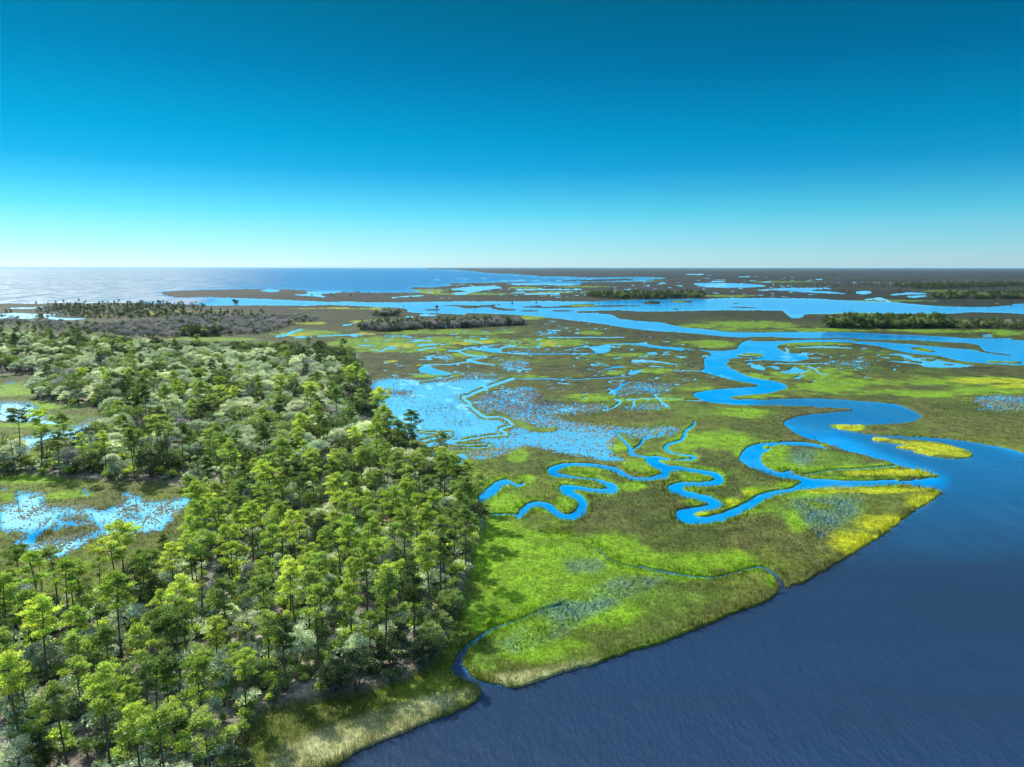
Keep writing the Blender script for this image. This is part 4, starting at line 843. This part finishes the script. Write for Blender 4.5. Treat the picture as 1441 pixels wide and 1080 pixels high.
# ------------------------------------------------------------------ marsh grass: blades in tussocks, coloured by species
rg = np.random.default_rng(5)
def grass(name, label, n, vlo, vhi, blades, wscale, hmul, sel):
    v = rg.uniform(vlo, vhi, n * 3); u = rg.uniform(-20, 1461, n * 3)
    r = np.clip(np.searchsorted(VS, v), 0, NR - 1); c = np.clip(np.round((u - US[0]) / 1.4).astype(int), 0, NC - 1)
    ok = sel(r, c, u, v)
    r, c, u, v = r[ok][:n], c[ok][:n], u[ok][:n], v[ok][:n]; m = len(u)
    x, y = ground(u, v); z = np.maximum(Z[r, c], -.15)
    cl = col[r, c] * rg.uniform(.65, 1.5, (m, 1))
    tall = np.interp(cl[:, 1] - cl[:, 0] * 1.15, [-.02, .02], [1.25, .85]) * hmul * rg.uniform(.7, 1.25, m)
    q = []; tt = []
    for k in range(blades):
        az = rg.uniform(0, 6.28, m); lean = rg.uniform(.1, .55, m); off = rg.normal(0, .22, (m, 2)) * (1 + y[:, None] / 300)
        wd = np.maximum(.06, y * .00105 * wscale) * rg.uniform(.7, 1.3, m)
        bx, by = x + off[:, 0], y + off[:, 1]; ca, sa = np.cos(az), np.sin(az)
        b = np.stack([bx, by, z - .05], 1); sd = np.stack([-sa * wd / 2, ca * wd / 2, 0 * wd], 1)
        h = tall * rg.uniform(.75, 1.2, m); mid = b + np.stack([ca * lean * h * .3, sa * lean * h * .3, h * .55], 1); tip = b + np.stack([ca * lean * h, sa * lean * h, h], 1)
        q.append(np.stack([b - sd * .7, b + sd * .7, tip + sd * .25, tip - sd * .25], 1)); tt.append(cl * rg.uniform(.8, 1.25, (m, 1)))
    g = Geo(); g.quads(np.concatenate(q), np.concatenate(tt)); me = g.mesh(name, m_grass); o = bpy.data.objects.new(name, me); C.objects.link(o); tag(o, label, kind='stuff')
m_grass, t, out = material('grass_blades')
tint = t.n('ShaderNodeAttribute', _attribute_name='tint').outputs[0]
c = t.mix(1.0, tint, (1.35, 1.35, 1.35, 1), 'MULTIPLY')
a = t.n('ShaderNodeBsdfPrincipled', Base__Color=c, Roughness=.6); a.inputs['Specular IOR Level'].default_value = .25
tr = t.n('ShaderNodeBsdfTranslucent', Color=c)
t.t.links.new(t.n('ShaderNodeMixShader', i0=.45, i1=a.outputs[0], i2=tr.outputs[0]).outputs[0], out.inputs[0])
open_ = lambda r, c: (land[r, c] > .55) & (wood[r, c] < .5) & ((rg.random(len(r)) < .16 + .8 * reedy[r, c]))
grass('marsh_grass', 'cordgrass and needlerush growing over the salt marsh', 170000, 560, 1160, 4, .9, .48, lambda r, c, u, v: open_(r, c) & ((wet[r, c] < .3) | (rg.random(len(r)) < .2)) & (rg.random(len(r)) < np.interp(v, [540, 640, 1100], [.35, .8, 1.0])))
bankm = (land > .5) & (blur(land, 7) < .93) & (VV > 600) & (wood < .5)
grass('bank_reed', 'tall straw-tipped reeds along the river bank', 26000, 660, 1160, 4, 1.0, 1.0, lambda r, c, u, v: bankm[r, c] & (un[r, c] > wet[r, c]))
flat = (wet > .38) & (land > .5) & (wood < .5)
grass('flat_reed', 'sparse dark reeds standing in the flooded flats', 42000, 505, 860, 2, .7, .62, lambda r, c, u, v: flat[r, c] & ((rg.random(len(r)) < .16 + .8 * reedy[r, c])))
HAZE = 1.1e-5
# ------------------------------------------------------------------ air
def box(x0, x1, y0, y1, z0, z1):
    me = bpy.data.meshes.new('haze')
    me.from_pydata([(x, y, z) for z in (z0, z1) for y in (y0, y1) for x in (x0, x1)], [], [(0, 2, 3, 1), (4, 5, 7, 6), (0, 1, 5, 4), (2, 6, 7, 3), (0, 4, 6, 2), (1, 3, 7, 5)]); return me
m_haze = bpy.data.materials.new('haze'); m_haze.use_nodes = True; m_haze.node_tree.nodes.clear(); t = NT(m_haze.node_tree)
pv = t.n('ShaderNodeVolumePrincipled', Color=(.45, .82, 1, 1), Density=HAZE); o_ = t.n('ShaderNodeOutputMaterial'); t.t.links.new(pv.outputs[0], o_.inputs['Volume'])
far_y = float(GY.max()) * 1.01; far_x = float(np.abs(GX).max()) * 1.01
hz = bpy.data.objects.new('haze', box(-far_x, far_x, -50, far_y, -4, 75)); hz.data.materials.append(m_haze); C.objects.link(hz)
tag(hz, 'thin bluish sea air that pales the far marsh and horizon', kind='stuff')
